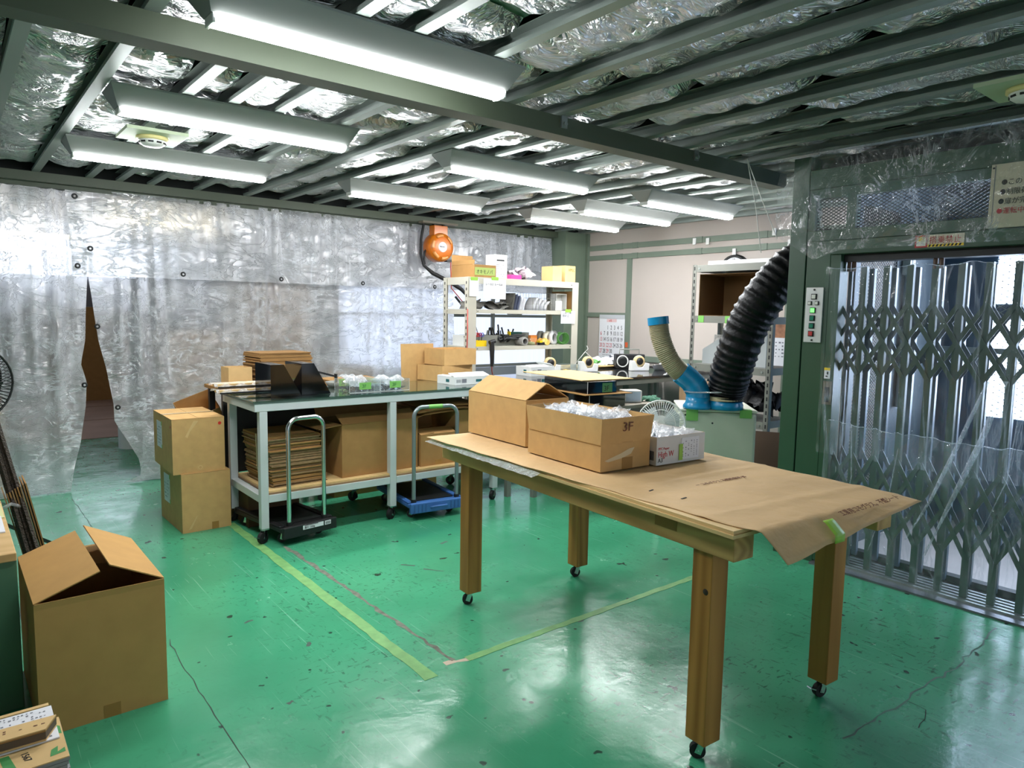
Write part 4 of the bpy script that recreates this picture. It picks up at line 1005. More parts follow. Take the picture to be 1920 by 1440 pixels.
# black panel board leaning against the rear of the bench
o = tag(MB().box(-0.42, 0.42, -0.008, 0.008, 0, 0.50).build('panel', mat('black_board', (30, 27, 24), 0.6, var=0.25, vscale=12), None), 'dark board leaning upright behind the bench legs', 'board'); o.matrix_basis = Matrix.Translation((1.98, 5.06, 0.337)) @ Matrix.Rotation(R(1), 4, 'Z')

# things on the bench
def holder(label, x, y):
    T = thing('magazine_holder', label, 'file holder', (x, y, ZB), 0, 'black slanted holders')
    P = [(0, 0), (0.207, 0), (0.088, 0.212), (0, 0.212)]   # slanted side profile, 0.29 deep
    for yy in (0.0, 0.286): MB().prism([(px, yy, pz) for px, pz in P], (0, 0.004, 0)).build('side_panel', BLACK, T)
    MB().box(0, 0.004, 0.0042, 0.2858, 0.0, 0.212).build('back_panel', BLACK, T)
    MB().box(0.0042, 0.200, 0.0042, 0.2858, 0, 0.004).build('base_panel', BLACK, T)
    MB().prism([(0.204, 0.0042, 0.0045), (0.0875, 0.0042, 0.2075), (0.083, 0.0042, 0.2075), (0.1995, 0.0042, 0.0045)], (0, 0.2816, 0)).build('slanted_panel', BLACK, T)
    MB().box(0.0042, 0.083, 0.0042, 0.2858, 0.208, 0.212).build('top_panel', BLACK, T)
    return T
holder('gloss black slanted holder nearest the left end of the bench top', 1.645, 4.52)
holder('gloss black slanted holder right of the first, touching the acrylic tray', 1.864, 4.545)
fr = thing('frame', 'black picture-like plastic frame leaning behind the black holders', 'frame', (2.19, 4.88, ZB))
MB().bar((-0.10, 0, 0.13), (0.08, 0, 0.08), 0.014, 0.014).bar((0.075, 0.0, 0.10), (0.075, 0.0, 0.0), 0.03, 0.012).bar((-0.10, 0, 0.0), (-0.10, 0, 0.13), 0.014, 0.014).build('rail', BLACKP, fr)
# acrylic trays with bags of parts
for i, (x, lab) in enumerate(((2.30, 'clear acrylic tray of bagged screws with green 3F tag, beside the black holders'), (2.54, 'clear acrylic tray of bagged screws with green 3F tag, nearer the white box'))):
    T = thing('acrylic_tray', lab, 'tray', (x, 4.60, ZB), R(-2), 'clear acrylic trays')
    for n_, b in (('base_pane', (-0.117, 0.117, -0.13, 0.13, 0.0, 0.003)), ('front_pane', (-0.117, 0.117, -0.13, -0.127, 0.003, 0.085)), ('rear_pane', (-0.117, 0.117, 0.127, 0.13, 0.003, 0.085)), ('side_pane', (-0.117, -0.114, -0.127, 0.127, 0.003, 0.085)), ('side_pane', (0.114, 0.117, -0.127, 0.127, 0.003, 0.085))):
        MB().box(*b).build(n_, ACRY, T)
    ed = MB()
    for sx in (-0.117, 0.1155):
        for sy in (-0.13, 0.1285): ed.box(sx, sx + 0.0015, sy, sy + 0.0015, 0.003, 0.086)
    ed.box(-0.117, 0.117, -0.131, -0.13, 0.0, 0.002).build('edge_highlight', WHITE, T)
    rnd = random.Random(40 + i); mb = MB(); sc = MB()
    for k in range(9):
        cx, cy, cz = rnd.uniform(-0.07, 0.07), rnd.uniform(-0.085, 0.085), 0.05 + rnd.uniform(0, 0.03); Rm = Euler((rnd.uniform(-.5, .5), rnd.uniform(-.5, .5), rnd.uniform(-1, 1))).to_matrix(); sd = rnd.random() * 9
        mb.grid(7, 6, lambda u, v: tuple(Vector((cx, cy, cz)) + Rm @ Vector(((u - .5) * .10, (v - .5) * .08, 0.035 * (1 - (2 * u - 1) ** 2) * (1 - (2 * v - 1) ** 2) + 0.012 * noise.noise(Vector((u * 5, v * 5, sd)))))))
    o = mb.build('parts_bags', BAGM); o.matrix_basis = T.matrix_basis.copy(); tag(o, ['crinkled clear bags of screws in the left acrylic tray', 'crinkled clear bags of screws in the right acrylic tray'][i], 'plastic bags', kind='stuff')
    for k in range(150):
        p = Vector((rnd.uniform(-0.10, 0.10), rnd.uniform(-0.115, 0.10), 0.006 + rnd.uniform(0, 0.02))); q = Vector((rnd.uniform(-1, 1), rnd.uniform(-1, 1), rnd.uniform(-.3, .3))).normalized() * 0.008
        sc.bar(p - q, p + q, 0.005, 0.005)
    sc.build('screws', INK, o)
    tg = MB().box(-0.045, 0.045, -0.1325, -0.1315, 0.022, 0.07).build('tag_tape', GTAPE, T)
    text('lettering', '3F', 0.034, mat('dark_green_ink', (50, 110, 60), 0.7), tg, (-0.025, -0.1331, 0.034))
dsh = thing('plate', 'round grey dish with lime 3F tag behind the acrylic trays', 'dish', (2.31, 4.93, ZB))
MB().lathe([(0.0, 0.006), (0.07, 0.008), (0.095, 0.035), (0.10, 0.036), (0.075, 0.0), (0, 0)], n=28).build('body', GREYM, dsh)
tg = MB().box(-0.045, 0.045, -0.102, -0.101, 0.012, 0.066).build('tag_tape', LIME, dsh); text('lettering', '3F', 0.040, INK, tg, (-0.028, -0.1025, 0.024))
# long wrapped panels at the back left of the bench
for k, (y, z, l) in enumerate(((4.90, 0.0, 'bubble-wrapped long panel lying on the bench, lower one of two'), (4.94, 0.036, 'bubble-wrapped long panel with wooden edge, on top of the other'))):
    T = thing('wrapped_panel', l, 'panel', (1.72, y, ZB + z), R(0), 'wrapped panels')
    MB().box(-0.30, 0.30, -0.06, 0.06, 0.004, 0.028).build('panel', CARDP, T)
    MB().box(-0.30, 0.30, -0.066, -0.061, 0.002, 0.012).build('dark_edge', INK, T)
    MB().grid(24, 8, lambda u, v: (-0.325 + 0.65 * u, -0.072 + 0.01 * math.sin(u * 40) * (1 if v < .2 else 0) + 0.145 * v, (0.030 if 0.1 < v < 0.9 else 0.012) + 0.003 * noise.noise(Vector((u * 30, v * 9, k))))).build('bubble_wrap', BAGM, T)
    MB().box(-0.06 + k * 0.06, -0.02 + k * 0.06, -0.076, -0.074, 0.0, 0.030).box(-0.06 + k * 0.06, -0.02 + k * 0.06, -0.076, 0.05, 0.034, 0.0345).build('tape', YELLOW if k == 0 else LIME, T)
# small carton and pile of flat sheets at the bench rear
carton('carton', 'small carton with paper poking out, left rear of the bench', (1.67, 5.28, 0.93), R(2), 0.17, 0.16, 0.14, {}, m=CARDP)
T = thing('stand', 'low trestle behind the bench carrying the flat sheets and small carton', 'stand', (1.85, 5.33, 0))
for x in (-0.30, 0.42):
    for y in (-0.16, 0.16): MB().box(x - 0.02, x + 0.02, y - 0.02, y + 0.02, 0, 0.905).build('leg', DARK, T)
MB().box(-0.34, 0.46, -0.2, 0.2, 0.905, 0.929).build('board', CARD2, T)
T = thing('cardboard_pile', 'pile of flat cardboard sheets rising behind the black holders', 'cardboard', (2.00, 5.34, 0.93), R(4))
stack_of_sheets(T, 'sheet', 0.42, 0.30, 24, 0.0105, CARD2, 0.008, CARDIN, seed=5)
# brown carton pair and white printed box
MB_ = carton('carton', 'low carton on the bench under another open one, by the rack post', (3.33, 5.02, ZB), R(12), 0.36, 0.30, 0.13, {}, group='cartons at the right of the bench')
carton('carton', 'open carton stacked on the low carton by the rack post', (3.37, 5.00, ZB + 0.131), R(4), 0.34, 0.28, 0.135, {}, group='cartons at the right of the bench')
sh = MB().box(-0.16, 0.16, -0.003, 0.003, 0, 1.225).build('cardboard_sheet', CARD); sh.matrix_basis = Matrix.Translation((3.14, 5.10, 0)) @ Matrix.Rotation(R(-3), 4, 'X'); tag(sh, 'flat cardboard sheet upright behind the two cartons on the bench', 'cardboard')
WC = mat('white_print_carton', (222, 224, 222), 0.6)
def whitebox(label, loc, rz, w, d, h, flaps):
    T = carton('printed_box', label, loc, rz, w, d, h, flaps, m=WC, t=0.002)
    MB().box(-w / 2 + 0.07, -w / 2 + 0.115, -d / 2 - 0.001, -d / 2, h * 0.25, h * 0.75).build('print_block', INKG, T)
    MB().box(w / 2 - 0.15, w / 2 - 0.09, -d / 2 - 0.001, -d / 2, h * 0.3, h * 0.62).build('logo', INKT, T)
    MB().box(w / 2 - 0.06, w / 2 - 0.02, -d / 2 - 0.001, -d / 2, h * 0.4, h * 0.55).build('print_line', INKG, T)
    MB().box(-w / 2 - 0.001, -w / 2, -0.045, 0.0, h * 0.30, h * 0.68).build('logo', INKT, T)
    bb = MB()
    for i in range(7): bb.box(-w / 2 + 0.016 + i * 0.007, -w / 2 + 0.019 + i * 0.007, -d / 2 - 0.001, -d / 2, h * 0.3, h * 0.7)
    o = bb.build('barcode', INKG, T); o['kind'] = 'stuff'
    return T
whitebox('long white printed box with lifted lid at the right end of the bench', (3.29, 4.68, ZB), R(2), 0.36, 0.24, 0.062, {'F': (0.10, 165), 'L': (0.05, 175)})

# goods on the lower shelf
ZS = 0.337
T = thing('cardboard_bundle', 'tall leaning bundle of tied flat cardboard on the bench lower shelf', 'cardboard', (1.80, 4.68, ZS), R(2))
stack_of_sheets(T, 'sheet', 0.37, 0.44, 46, 0.0074, CORR, 0.010, CARD2, seed=8, slope=-0.035)
for y in (-0.05, -0.14):
    MB().tube([(-0.225, y, 0.34), (-0.222, y, 0.25), (-0.215, y + 0.01, 0.12), (-0.20, y, 0.0)], 0.004, 6).build('string', mat('pale_string', (190, 176, 140), 0.8), T)
b = carton('carton', 'large carton with loose flaps standing on the lower shelf, left of middle leg', (2.41, 4.66, ZS), R(2), 0.62, 0.40, 0.37, {'F': (0.12, 150), 'L': (0.17, -6), 'B': (0.14, 62), 'R': (0.12, 12)}, m=CARD2)
MB().box(-0.27, -0.20, 0.21, 0.212, 0.0, 0.05).build('tape', GTAPE, b)
b = carton('carton', 'half-crushed carton on the lower shelf, right of the middle leg', (2.90, 4.62, ZS), R(0), 0.32, 0.34, 0.235, {'F': (0.10, 160), 'L': (0.12, 175), 'B': (0.15, 80)}, m=CARD2)
MB().box(-0.03, 0.03, -0.171, -0.1702, 0, 0.04).build('tape', TAPEBR, b)
carton('carton', 'upright carton at the far right of the lower shelf', (3.20, 4.66, ZS), R(0), 0.24, 0.40, 0.40, {}, closed=True, m=CARD2)
T = thing('cardboard_pile', 'loose flattened cartons lying on top of the lower shelf cartons', 'cardboard', (3.06, 4.70, ZS + 0.402), R(0))
for k, (dx, dy, a, tz) in enumerate(((0, 0, 0.05, 0), (-0.04, -0.03, -0.06, 0.02), (0.02, -0.02, 0.02, 0.036))):
    Rm = Matrix.Rotation(a, 3, 'Z') @ Matrix.Rotation(0.02 * k, 3, 'X')
    mb = MB(); mb.grid(8, 5, lambda u, v: tuple(Rm @ Vector((dx + (u - .5) * 0.56, dy + (v - .5) * 0.46, tz + 0.03 * math.sin(u * 3.1) * (k + 1) / 3 - (0.05 * max(0, 0.2 - v)))))); mb.build('sheet', CARD2, T, solid=0.005)
cb = carton('carton', 'carton with white note taped on, behind the bench middle leg', (2.62, 5.36, 0.60), R(0), 0.46, 0.36, 0.33, {}, closed=True, m=CARD2)
n_ = MB().box(-0.02, 0.13, -0.1815, -0.1803, 0.10, 0.27).build('note_sheet', PAPER, cb); MB().box(0.02, 0.10, -0.183, -0.182, 0.255, 0.275).build('tape', LIME, cb)
text('lettering', 'アクリル\n部品 2箱\n (3F)', 0.030, INK, n_, (-0.005, -0.1822, 0.205))
carton('carton', 'plain carton on the floor under the one with the white note', (2.62, 5.36, 0), R(1), 0.5, 0.40, 0.598, {}, closed=True, m=CARD2)
carton('carton', 'carton with faded print behind the bench, right of the noted one', (3.12, 5.34, 0), R(-1), 0.42, 0.38, 0.80, {}, closed=True, m=CARD2)
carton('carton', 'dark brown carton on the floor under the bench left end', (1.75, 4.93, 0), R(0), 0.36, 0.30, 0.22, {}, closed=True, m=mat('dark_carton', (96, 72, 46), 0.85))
carton('carton', 'carton on the floor behind the two stacked boxes', (1.52, 5.72, 0), R(3), 0.44, 0.40, 0.56, {}, closed=True, m=CARD2)
t_ = carton('carton', 'tilted open carton lying behind the two stacked boxes', (1.53, 5.66, 0.668), R(20), 0.27, 0.24, 0.20, {}, m=CARD)
t_.matrix_basis = Matrix.Translation((1.53, 5.66, 0.61)) @ Matrix.Rotation(R(6), 4, 'Z') @ Matrix.Rotation(R(30), 4, 'X') @ Matrix.Rotation(R(-24), 4, 'Y')

# two closed boxes stacked at the end of the bench
def labelled(T, w, d, h, seed):
    n_ = MB().box(-w / 2 - 0.0012, -w / 2, 0.02, 0.17, h * 0.36, h * 0.86).build('note_sheet', PAPER, T)
    scribble('print', n_, INKG, (-w / 2 - 0.0014, 0.155, h * 0.42), (0, -1, 0), (0, 0, 1), 0.12, h * 0.36, 6, 8, seed=seed, fill=0.55)
    for z in (0.355, 0.80): MB().box(-w / 2 - 0.0018, -w / 2 - 0.0012, 0.012, 0.03, h * z, h * (z + 0.08)).build('tape', GTAPE, T)
    return n_
u1 = carton('carton', 'closed carton with white label on the floor, lower of the left pair', (1.328, 5.158, 0), R(1), 0.315, 0.53, 0.395, {}, closed=True, group='pair of closed cartons by the bench')
labelled(u1, 0.315, 0.53, 0.395, 5)
MB().add([(-0.12, -0.2662, 0.02), (-0.10, -0.2662, 0.025), (-0.06, -0.2662, 0.11), (-0.068, -0.2662, 0.105)], [(0, 1, 2, 3)]).build('tape_mark', CARDP, u1)
MB().box(0.03, 0.075, -0.2662, -0.2655, 0.0, 0.05).build('tape', TAPEBR, u1)
u2 = carton('carton', 'closed carton with two red dots, on top of the left pair', (1.302, 5.185, 0.397), R(-1), 0.33, 0.55, 0.365, {}, closed=True, group='pair of closed cartons by the bench')
labelled(u2, 0.33, 0.55, 0.365, 6)
MB().cyl((0.135, -0.2765, 0.325), (0.135, -0.2753, 0.325), 0.011, 14).build('red_dot', REDDOT, u2)
MB().cyl((-0.1662, -0.235, 0.315), (-0.1652, -0.235, 0.315), 0.009, 14).build('red_dot', REDDOT, u2)
MB().add([(0.0, -0.2758, 0.35), (-0.03, -0.2758, 0.352), (-0.085, -0.2758, 0.25), (-0.07, -0.2758, 0.24), (-0.055, -0.2758, 0.28)], [(0, 1, 2, 3, 4)]).build('tape_mark', CARDP, u2)
MB().box(-0.168, 0.168, -0.02, 0.02, 0.3715, 0.3722).build('tape', mat('clear_parcel_tape', (205, 180, 134), 0.2), u2)
MB().lathe([(0.010, 0.0), (0.020, 0.001), (0.022, 0.0)], c=(0.005, -0.2755, 0.035), n=12, axis='y').build('tape_mark', CARDP, u2)

# big open carton in the foreground
bg = carton('carton', 'big open carton with two raised flaps at the front left', (0.398, 3.10, 0), R(0.3), 0.41, 0.585, 0.478, {'L': (0.215, 160), 'R': (0.20, 153), 'F': (0.16, 265), 'B': (0.19, 188)}, m=mat('cardboard_olive', (186, 144, 86), 0.8, var=0.05, vscale=12, spec=0.25))
MB().box(-0.01, 0.045, -0.2934, -0.2926, 0.0, 0.05).build('tape', TAPEBR, bg)

# ------------------------------------------------------------------ platform trolleys
def trolley(name, label, x, y, rz, mdeck, mpole, w=0.42, l=0.62, hh=0.84, deck_z=0.12, gx=None):
    T = thing(name, label, 'trolley', (x, y, 0), rz)
    dk = MB(); dk.box(-w / 2, w / 2, -0.02, l, deck_z - 0.01, deck_z + 0.02); dk.box(-w / 2, w / 2, -0.055, -0.02, deck_z - 0.045, deck_z + 0.03)
    dk.box(-w / 2, -w / 2 + 0.04, 0, l, deck_z + 0.02, deck_z + 0.032); dk.box(w / 2 - 0.04, w / 2, 0, l, deck_z + 0.02, deck_z + 0.032)
    d_ = dk.build('deck', mdeck, T, bevel=0.006)
    MB().box(-w / 2 + 0.05, w / 2 - 0.05, 0.04, l - 0.04, deck_z + 0.0205, deck_z + 0.025).build('deck_mat', DARK, d_)
    gx = gx or w / 2 - 0.055; pts = [(-gx, -0.005, deck_z + 0.02)]
    for i in range(9): a = math.pi - math.pi / 2 * i / 8; pts.append((-gx + 0.07 + 0.07 * math.cos(a), -0.005, hh - 0.07 + 0.07 * math.sin(a)))
    for i in range(9): a = math.pi / 2 - math.pi / 2 * i / 8; pts.append((gx - 0.07 + 0.07 * math.cos(a), -0.005, hh - 0.07 + 0.07 * math.sin(a)))
    pts.append((gx, -0.005, deck_z + 0.02))
    h_ = MB().tube(pts, 0.0145, 12).build('handle', mpole, T)
    for sx in (-gx, gx): MB().cyl((sx, -0.005, deck_z + 0.028), (sx, -0.005, deck_z + 0.05), 0.02, 12).build('socket', DARK, T)
    for sx in (-w / 2 + 0.06, w / 2 - 0.06):
        for yy in (0.05, l - 0.07):
            caster(T, sx, yy, deck_z - 0.011, 0.029, 0.022, 2.4, name='wheel')
    return T, d_, h_
t1, dk1, _h = trolley('platform_trolley', 'black plastic platform trolley with chrome handle under the bench left end', 1.792, 4.317, R(8), BLACKP, CHROME, w=0.385, hh=0.805, gx=0.127, deck_z=0.092)
lb = MB().box(-0.06, 0.09, -0.0575, -0.0565, 0.087, 0.114).build('label_sheet', PAPER, dk1)
text('lettering', '最大 150kg', 0.016, INK, lb, (-0.05, -0.058, 0.093)); MB().box(-0.05, 0.05, -0.0582, -0.0578, 0.110, 0.1135).build('print_line', INK, lb)
l2 = MB().box(0.10, 0.145, -0.0575, -0.0565, 0.087, 0.114).build('label_sheet', PAPER, dk1)
for i in range(6): pass
bb = MB()
for i in range(6): bb.box(0.106 + i * 0.006, 0.109 + i * 0.006, -0.0582, -0.0578, 0.091, 0.108)
o = bb.build('barcode', INK, l2); o['kind'] = 'stuff'
t2, dk2, hd2 = trolley('platform_trolley', 'blue plastic platform trolley with grey handle beside the middle leg', 2.757, 4.274, R(-7), BLUEP, mat('grey_tube', (140, 150, 152), 0.35, metal=0.6), w=0.43, hh=0.815, gx=0.173, deck_z=0.097)
g = MB(); g.tube([(-0.06, -0.058, 0.092), (-0.06, -0.078, 0.095), (0.06, -0.078, 0.095), (0.06, -0.058, 0.092)], 0.008, 8); g.build('grip', BLUEP, dk2)
rb = MB()
for i in range(14): x = -0.19 + i * 0.029; rb.box(x, x + 0.008, -0.0585, -0.0555, 0.062, 0.117) if abs(x) > 0.08 else None
o = rb.build('ribs', mat('blue_plastic_rib', (52, 92, 150), 0.45), dk2)
MB().cyl((-0.06, -0.005, 0.815), (0.05, -0.005, 0.815), 0.0155, 12).build('tape', GTAPE, hd2)

# ------------------------------------------------------------------ left edge: desk, cardboard bundles, stand, paper stack
dk = thing('desk', 'dark green steel desk with wooden top at the left edge', 'desk', (-0.30, 3.4, 0))
MB().box(-0.75, 0.47, -0.34, 0.55, 0.568, 0.598).build('wooden_top', wood_material('desk_top_wood', (196, 158, 100), (214, 178, 122), (3, 14, 14)), dk, bevel=0.003)
for x in (-0.68, 0.42):
    for y in (-0.30, 0.50): MB().box(x - 0.05, x + 0.05, y - 0.03, y + 0.03, 0, 0.5675).build('leg', GREEND, dk, bevel=0.003)
MB().box(-0.6295, 0.3695, -0.33, -0.29, 0.50, 0.567).box(-0.6295, 0.3695, 0.48, 0.52, 0.50, 0.567).build('apron', GREEND, dk)
MB().box(-0.6, 0.36, -0.25, 0.45, 0.10, 0.12).build('shelf', CARD2, dk)
pp = MB().box(-0.18, 0.155, 3.36, 3.62, 0.5985, 0.604).build('paper_sheets', PAPER); tag(pp, 'white paper sheets lying on the wooden desk top', 'paper')
cs = MB().box(-0.10, 0.165, 3.60, 3.86, 0.5985, 0.6015).build('card', mat('yellowish_card', (206, 204, 150), 0.8)); tag(cs, 'yellowish card on the desk beyond the white papers', 'paper')
# dark corrugated rods bundle + cardboard sheets leaning on the desk end
T = thing('corrugated_bundle', 'tied bundle of dark corrugated strips leaning beside the desk', 'bundle', (0.295, 3.80, 0))
DKC = mat('dark_corrugated', (58, 48, 38), 0.7, bump=0.9, bscale=120, var=0.4, vscale=60)
for k, (dx, dy) in enumerate(((0, 0), (0.022, 0.01), (0.044, 0.0))):
    MB().bar((0.02 + dx, dy, 0.01), (-0.16 + dx * 0.6, 0.30 + dy, 1.02), 0.016, 0.026).build('strip', DKC, T)
MB().tube([(-0.085 + 0.045 * math.cos(a), 0.18 + 0.03 * math.sin(a), 0.56 + 0.012 * math.sin(3 * a)) for a in [i * 0.5236 for i in range(12)]], 0.008, 6, closed=True).build('wrap', BAGM, T)
T = thing('cardboard_bundle', 'bundle of brown cardboard sheets leaning between desk and big carton', 'cardboard', (0.385, 4.06, 0))
for k in range(9):
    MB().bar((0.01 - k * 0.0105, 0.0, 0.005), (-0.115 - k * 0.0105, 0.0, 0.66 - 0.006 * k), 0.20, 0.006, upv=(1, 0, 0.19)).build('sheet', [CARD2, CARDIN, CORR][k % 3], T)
T = thing('fan', 'black floor fan with wire guard, cut by the left edge', 'fan', (0.085, 4.62, 0))
fc = Vector((0.0, 0.0, 1.08)); ax = Vector((0.45, -0.85, -0.1)).normalized()
xx = ax.cross(Vector((0, 0, 1))).normalized(); yy = xx.cross(ax)
for r_, off, n_ in ((0.20, 0.05, 1), (0.20, -0.05, 1)):
    MB().tube([fc + ax * off + (xx * math.cos(a) + yy * math.sin(a)) * r_ for a in [i * 0.1963 for i in range(32)]], 0.006, 6, closed=True).build('guard_ring', DARK, T)
g = MB()
for i in range(64):
    a = i * 2 * math.pi / 64; e = xx * math.cos(a) + yy * math.sin(a)
    g.tube([fc + ax * 0.075 + e * 0.04, fc + ax * 0.072 + e * 0.14, fc + ax * 0.05 + e * 0.20, fc - ax * 0.05 + e * 0.20, fc - ax * 0.08 + e * 0.12], 0.0022, 4)
o = g.build('wire_guard', DARK, T); o['kind'] = 'stuff'
MB().cyl(fc - ax * 0.16, fc - ax * 0.03, 0.06, 18, 0.07).build('motor', DARK, T)
for i in range(4):
    a = i * math.pi / 2; e = xx * math.cos(a) + yy * math.sin(a); e2 = xx * math.cos(a + .7) + yy * math.sin(a + .7)
    MB().add([fc + e * 0.03, fc + e * 0.17 + ax * 0.02, fc + e2 * 0.17 - ax * 0.02, fc + e2 * 0.03 - ax * 0.01], [(0, 1, 2, 3)]).build('blade', BLACKP, T, solid=0.002)
MB().cyl((0.02, 0.10, 0.35), (0.0, 0.08, 1.08), 0.014, 10).build('pole', DARK, T)
for dx, dy in ((0.40, 0.42), (-0.40, 0.30), (0.05, -0.30)):
    lg = MB().bar((0.02, 0.10, 0.36), (dx, dy, 0.02), 0.022, 0.016).build('leg', DARK, T)
    MB().bar((dx * 0.93 + 0.0014, dy * 0.93 + 0.007, 0.044), (dx * 1.06, dy * 1.06, 0.006), 0.034, 0.026).build('rubber_foot', RUBBER, lg)
# paper stack in the near left corner
T = thing('carton', 'printed pale carton under the stack at the bottom left corner', 'box', (0.0, 2.06, 0), 0)
MB().box(-0.30, 0.185, -0.26, 0.09, 0.0, 0.30).build('body', CARDP, T)
T = thing('sheet_stack', 'stack of grey-edged printed cardboard sheets in the near left corner', 'cardboard', (0.0, 2.06, 0.301), 0)
GE = mat('grey_board_edge', (140, 144, 146), 0.7)
for k in range(9):
    z = k * 0.0095; MB().box(-0.30 - 0.002 * (k % 2), 0.188 + 0.003 * ((k * 7) % 3), -0.105, 0.10 + 0.002 * (k % 3), z, z + 0.0085).build('sheet', GE, T)
top = MB().box(-0.302, 0.193, -0.107, 0.104, 0.0857, 0.0885).build('top_sheet', CARDP, T)
GPR = mat('green_print', (62, 140, 70), 0.7)
MB().prism([(0.165, 0.03, 0.0888), (0.19, 0.012, 0.0888), (0.19, 0.052, 0.0888), (0.172, 0.075, 0.0888)], (0, 0, 0.0004)).build('print', GPR, top)
MB().prism([(0.155, -0.085, 0.0888), (0.188, -0.08, 0.0888), (0.188, -0.06, 0.0888), (0.172, -0.072, 0.0888), (0.175, -0.045, 0.0888), (0.16, -0.055, 0.0888)], (0, 0, 0.0004)).build('print', GPR, top)
MB().prism([(0.055, -0.02, 0.0888), (0.075, -0.02, 0.0888), (0.088, -0.10, 0.0888), (0.065, -0.10, 0.0888)], (0, 0, 0.0004)).build('print', GPR, top)
text('lettering', '1567', 0.022, INK, top, (0.098, -0.03, 0.0892), right=(0.15, -1, 0), upv=(1, 0.15, 0))
ps = MB().box(-0.30, 0.183, 2.05, 2.232, 0.3898, 0.3938).build('paper_sheets', PAPER); tag(ps, 'printed white delivery sheets on top of the near left stack', 'paper')
scribble('print', ps, INKG, (-0.12, 2.06, 0.3940), (1, 0, 0), (0, 1, 0), 0.29, 0.165, 14, 30, seed=21, fill=0.6)
scribble('print', ps, mat('pink_print', (220, 110, 140), 0.8), (-0.12, 2.125, 0.3942), (1, 0, 0), (0, 1, 0), 0.25, 0.04, 3, 18, seed=22, fill=0.5)
bk = MB().box(-0.30, 0.178, 2.236, 2.250, 0.3898, 0.3950).build('card', CARDP); tag(bk, 'pale card strip at the back edge of the printed sheets', 'cardboard')
T = thing('card_pad', 'brown pad of card slips lying on the printed sheets', 'cardboard', (0.0, 2.085, 0.3942), R(-2))
for k, (z0, z1, m_) in enumerate(((0, 0.005, CARDP), (0.0055, 0.024, mat('dark_card_pad', (96, 80, 64), 0.8)), (0.0245, 0.028, CARD2), (0.0285, 0.032, CARDP))):
    MB().prism([(-0.30, -0.03, z0), (0.155, -0.03, z0), (0.182, 0.03, z0), (-0.30, 0.035, z0)], (0, 0, z1 - z0)).build('slip', m_, T)
scribble('print', T, INKB, (0.0, -0.005, 0.0322), (1, 0, 0), (0, 1, 0), 0.16, 0.02, 2, 10, seed=25, fill=0.5)
T = thing('card_pad', 'pale lettered carton flap at the very bottom of the photo', 'cardboard', (0.06, 1.888, 0.3005), R(6))
MB().box(-0.20, 0.085, -0.06, 0.05, 0, 0.075).build('sheet', CARDP, T)
text('lettering', 'CO. L', 0.026, INKB, T, (0.0, 0.012, 0.0755))
# ------------------------------------------------------------------ black-topped tables by the rack
def table(name, label, x0, x1, y0, y1, group):
    T = thing(name, label, 'table', ((x0 + x1) / 2, (y0 + y1) / 2, 0), 0, group)
    for x in (x0 + 0.04, x1 - 0.04):
        for y in (y0 + 0.04, y1 - 0.04): MB().box(x - 0.02, x + 0.02, y - 0.02, y + 0.02, 0, 0.852).build('leg', GREYM, T, world=True)
    for y in (y0 + 0.02, y1 - 0.02): MB().box(x0 + 0.01, x1 - 0.01, y - 0.015, y + 0.015, 0.853, 0.898).build('rail', GREYM, T, world=True)
    for x in (x0 + 0.03, x1 - 0.03): MB().box(x - 0.015, x + 0.015, y0 + 0.036, y1 - 0.036, 0.853, 0.898).build('rail', GREYM, T, world=True)
    MB().box(x0, x1, y0, y1, 0.899, 0.921).build('top', mat('mirror_black_top', (30, 32, 34), 0.05, spec=0.9), T, world=True, bevel=0.002)
    return T
table('table', 'mirror-black topped table in front of the ivory rack', 3.50, 6.28, 4.36, 5.15, 'black topped tables')
table('table', 'mirror-black topped table behind the other, against the cream wall', 5.16, 6.30, 5.17, 5.95, 'black topped tables')
ZT2 = 0.922
whitebox('white printed box with lid ajar on the black table before the rack', (4.30, 4.96, ZT2), R(-4), 0.27, 0.24, 0.085, {'F': (0.10, 172), 'R': (0.06, 150)})
def dispenser(label, x, y, rz, z=ZT2):
    T = thing('tape_dispenser', label, 'tape dispenser', (x, y, z), rz, 'white tape dispensers')
    P = [(-0.10, 0), (0.10, 0), (0.105, 0.075), (0.06, 0.085), (0.035, 0.04), (-0.02, 0.035), (-0.06, 0.105), (-0.095, 0.105)]
    MB().prism([(a, -0.035, b) for a, b in P], (0, 0.07, 0)).build('body', WHITE, T, bevel=0.004)
    MB().lathe([(0.038, -0.024), (0.056, -0.024), (0.056, 0.024), (0.038, 0.024), (0.038, -0.024)], c=(0.0, 0, 0.098), n=24, axis='y').build('tape_roll', mat('tan_tape_roll', (208, 184, 134), 0.4), T)
    MB().lathe([(0.0, -0.026), (0.037, -0.026), (0.037, 0.026), (0.0, 0.026)], c=(0.0, 0, 0.098), n=18, axis='y').build('hub', BLACKP, T)
    MB().box(-0.06, 0.06, -0.0362, -0.0352, 0.008, 0.03).build('label_sheet', PAPER, T)
    return T
dispenser('white tape dispenser right behind the white printed box on the black table', 4.58, 5.07, R(-20))
dispenser('white tape dispenser in the middle of the black table, right of the printed box', 5.03, 5.00, R(-15))
dispenser('white tape dispenser with note beside the small black radio', 5.62, 4.84, R(-25))
T = thing('radio', 'black radio with chrome-ringed speaker and carry handle on the black table', 'radio', (5.76, 5.10, ZT2), R(-30))
MB().box(-0.16, 0.16, -0.05, 0.05, 0, 0.155).build('body', BLACKP, T, bevel=0.008)
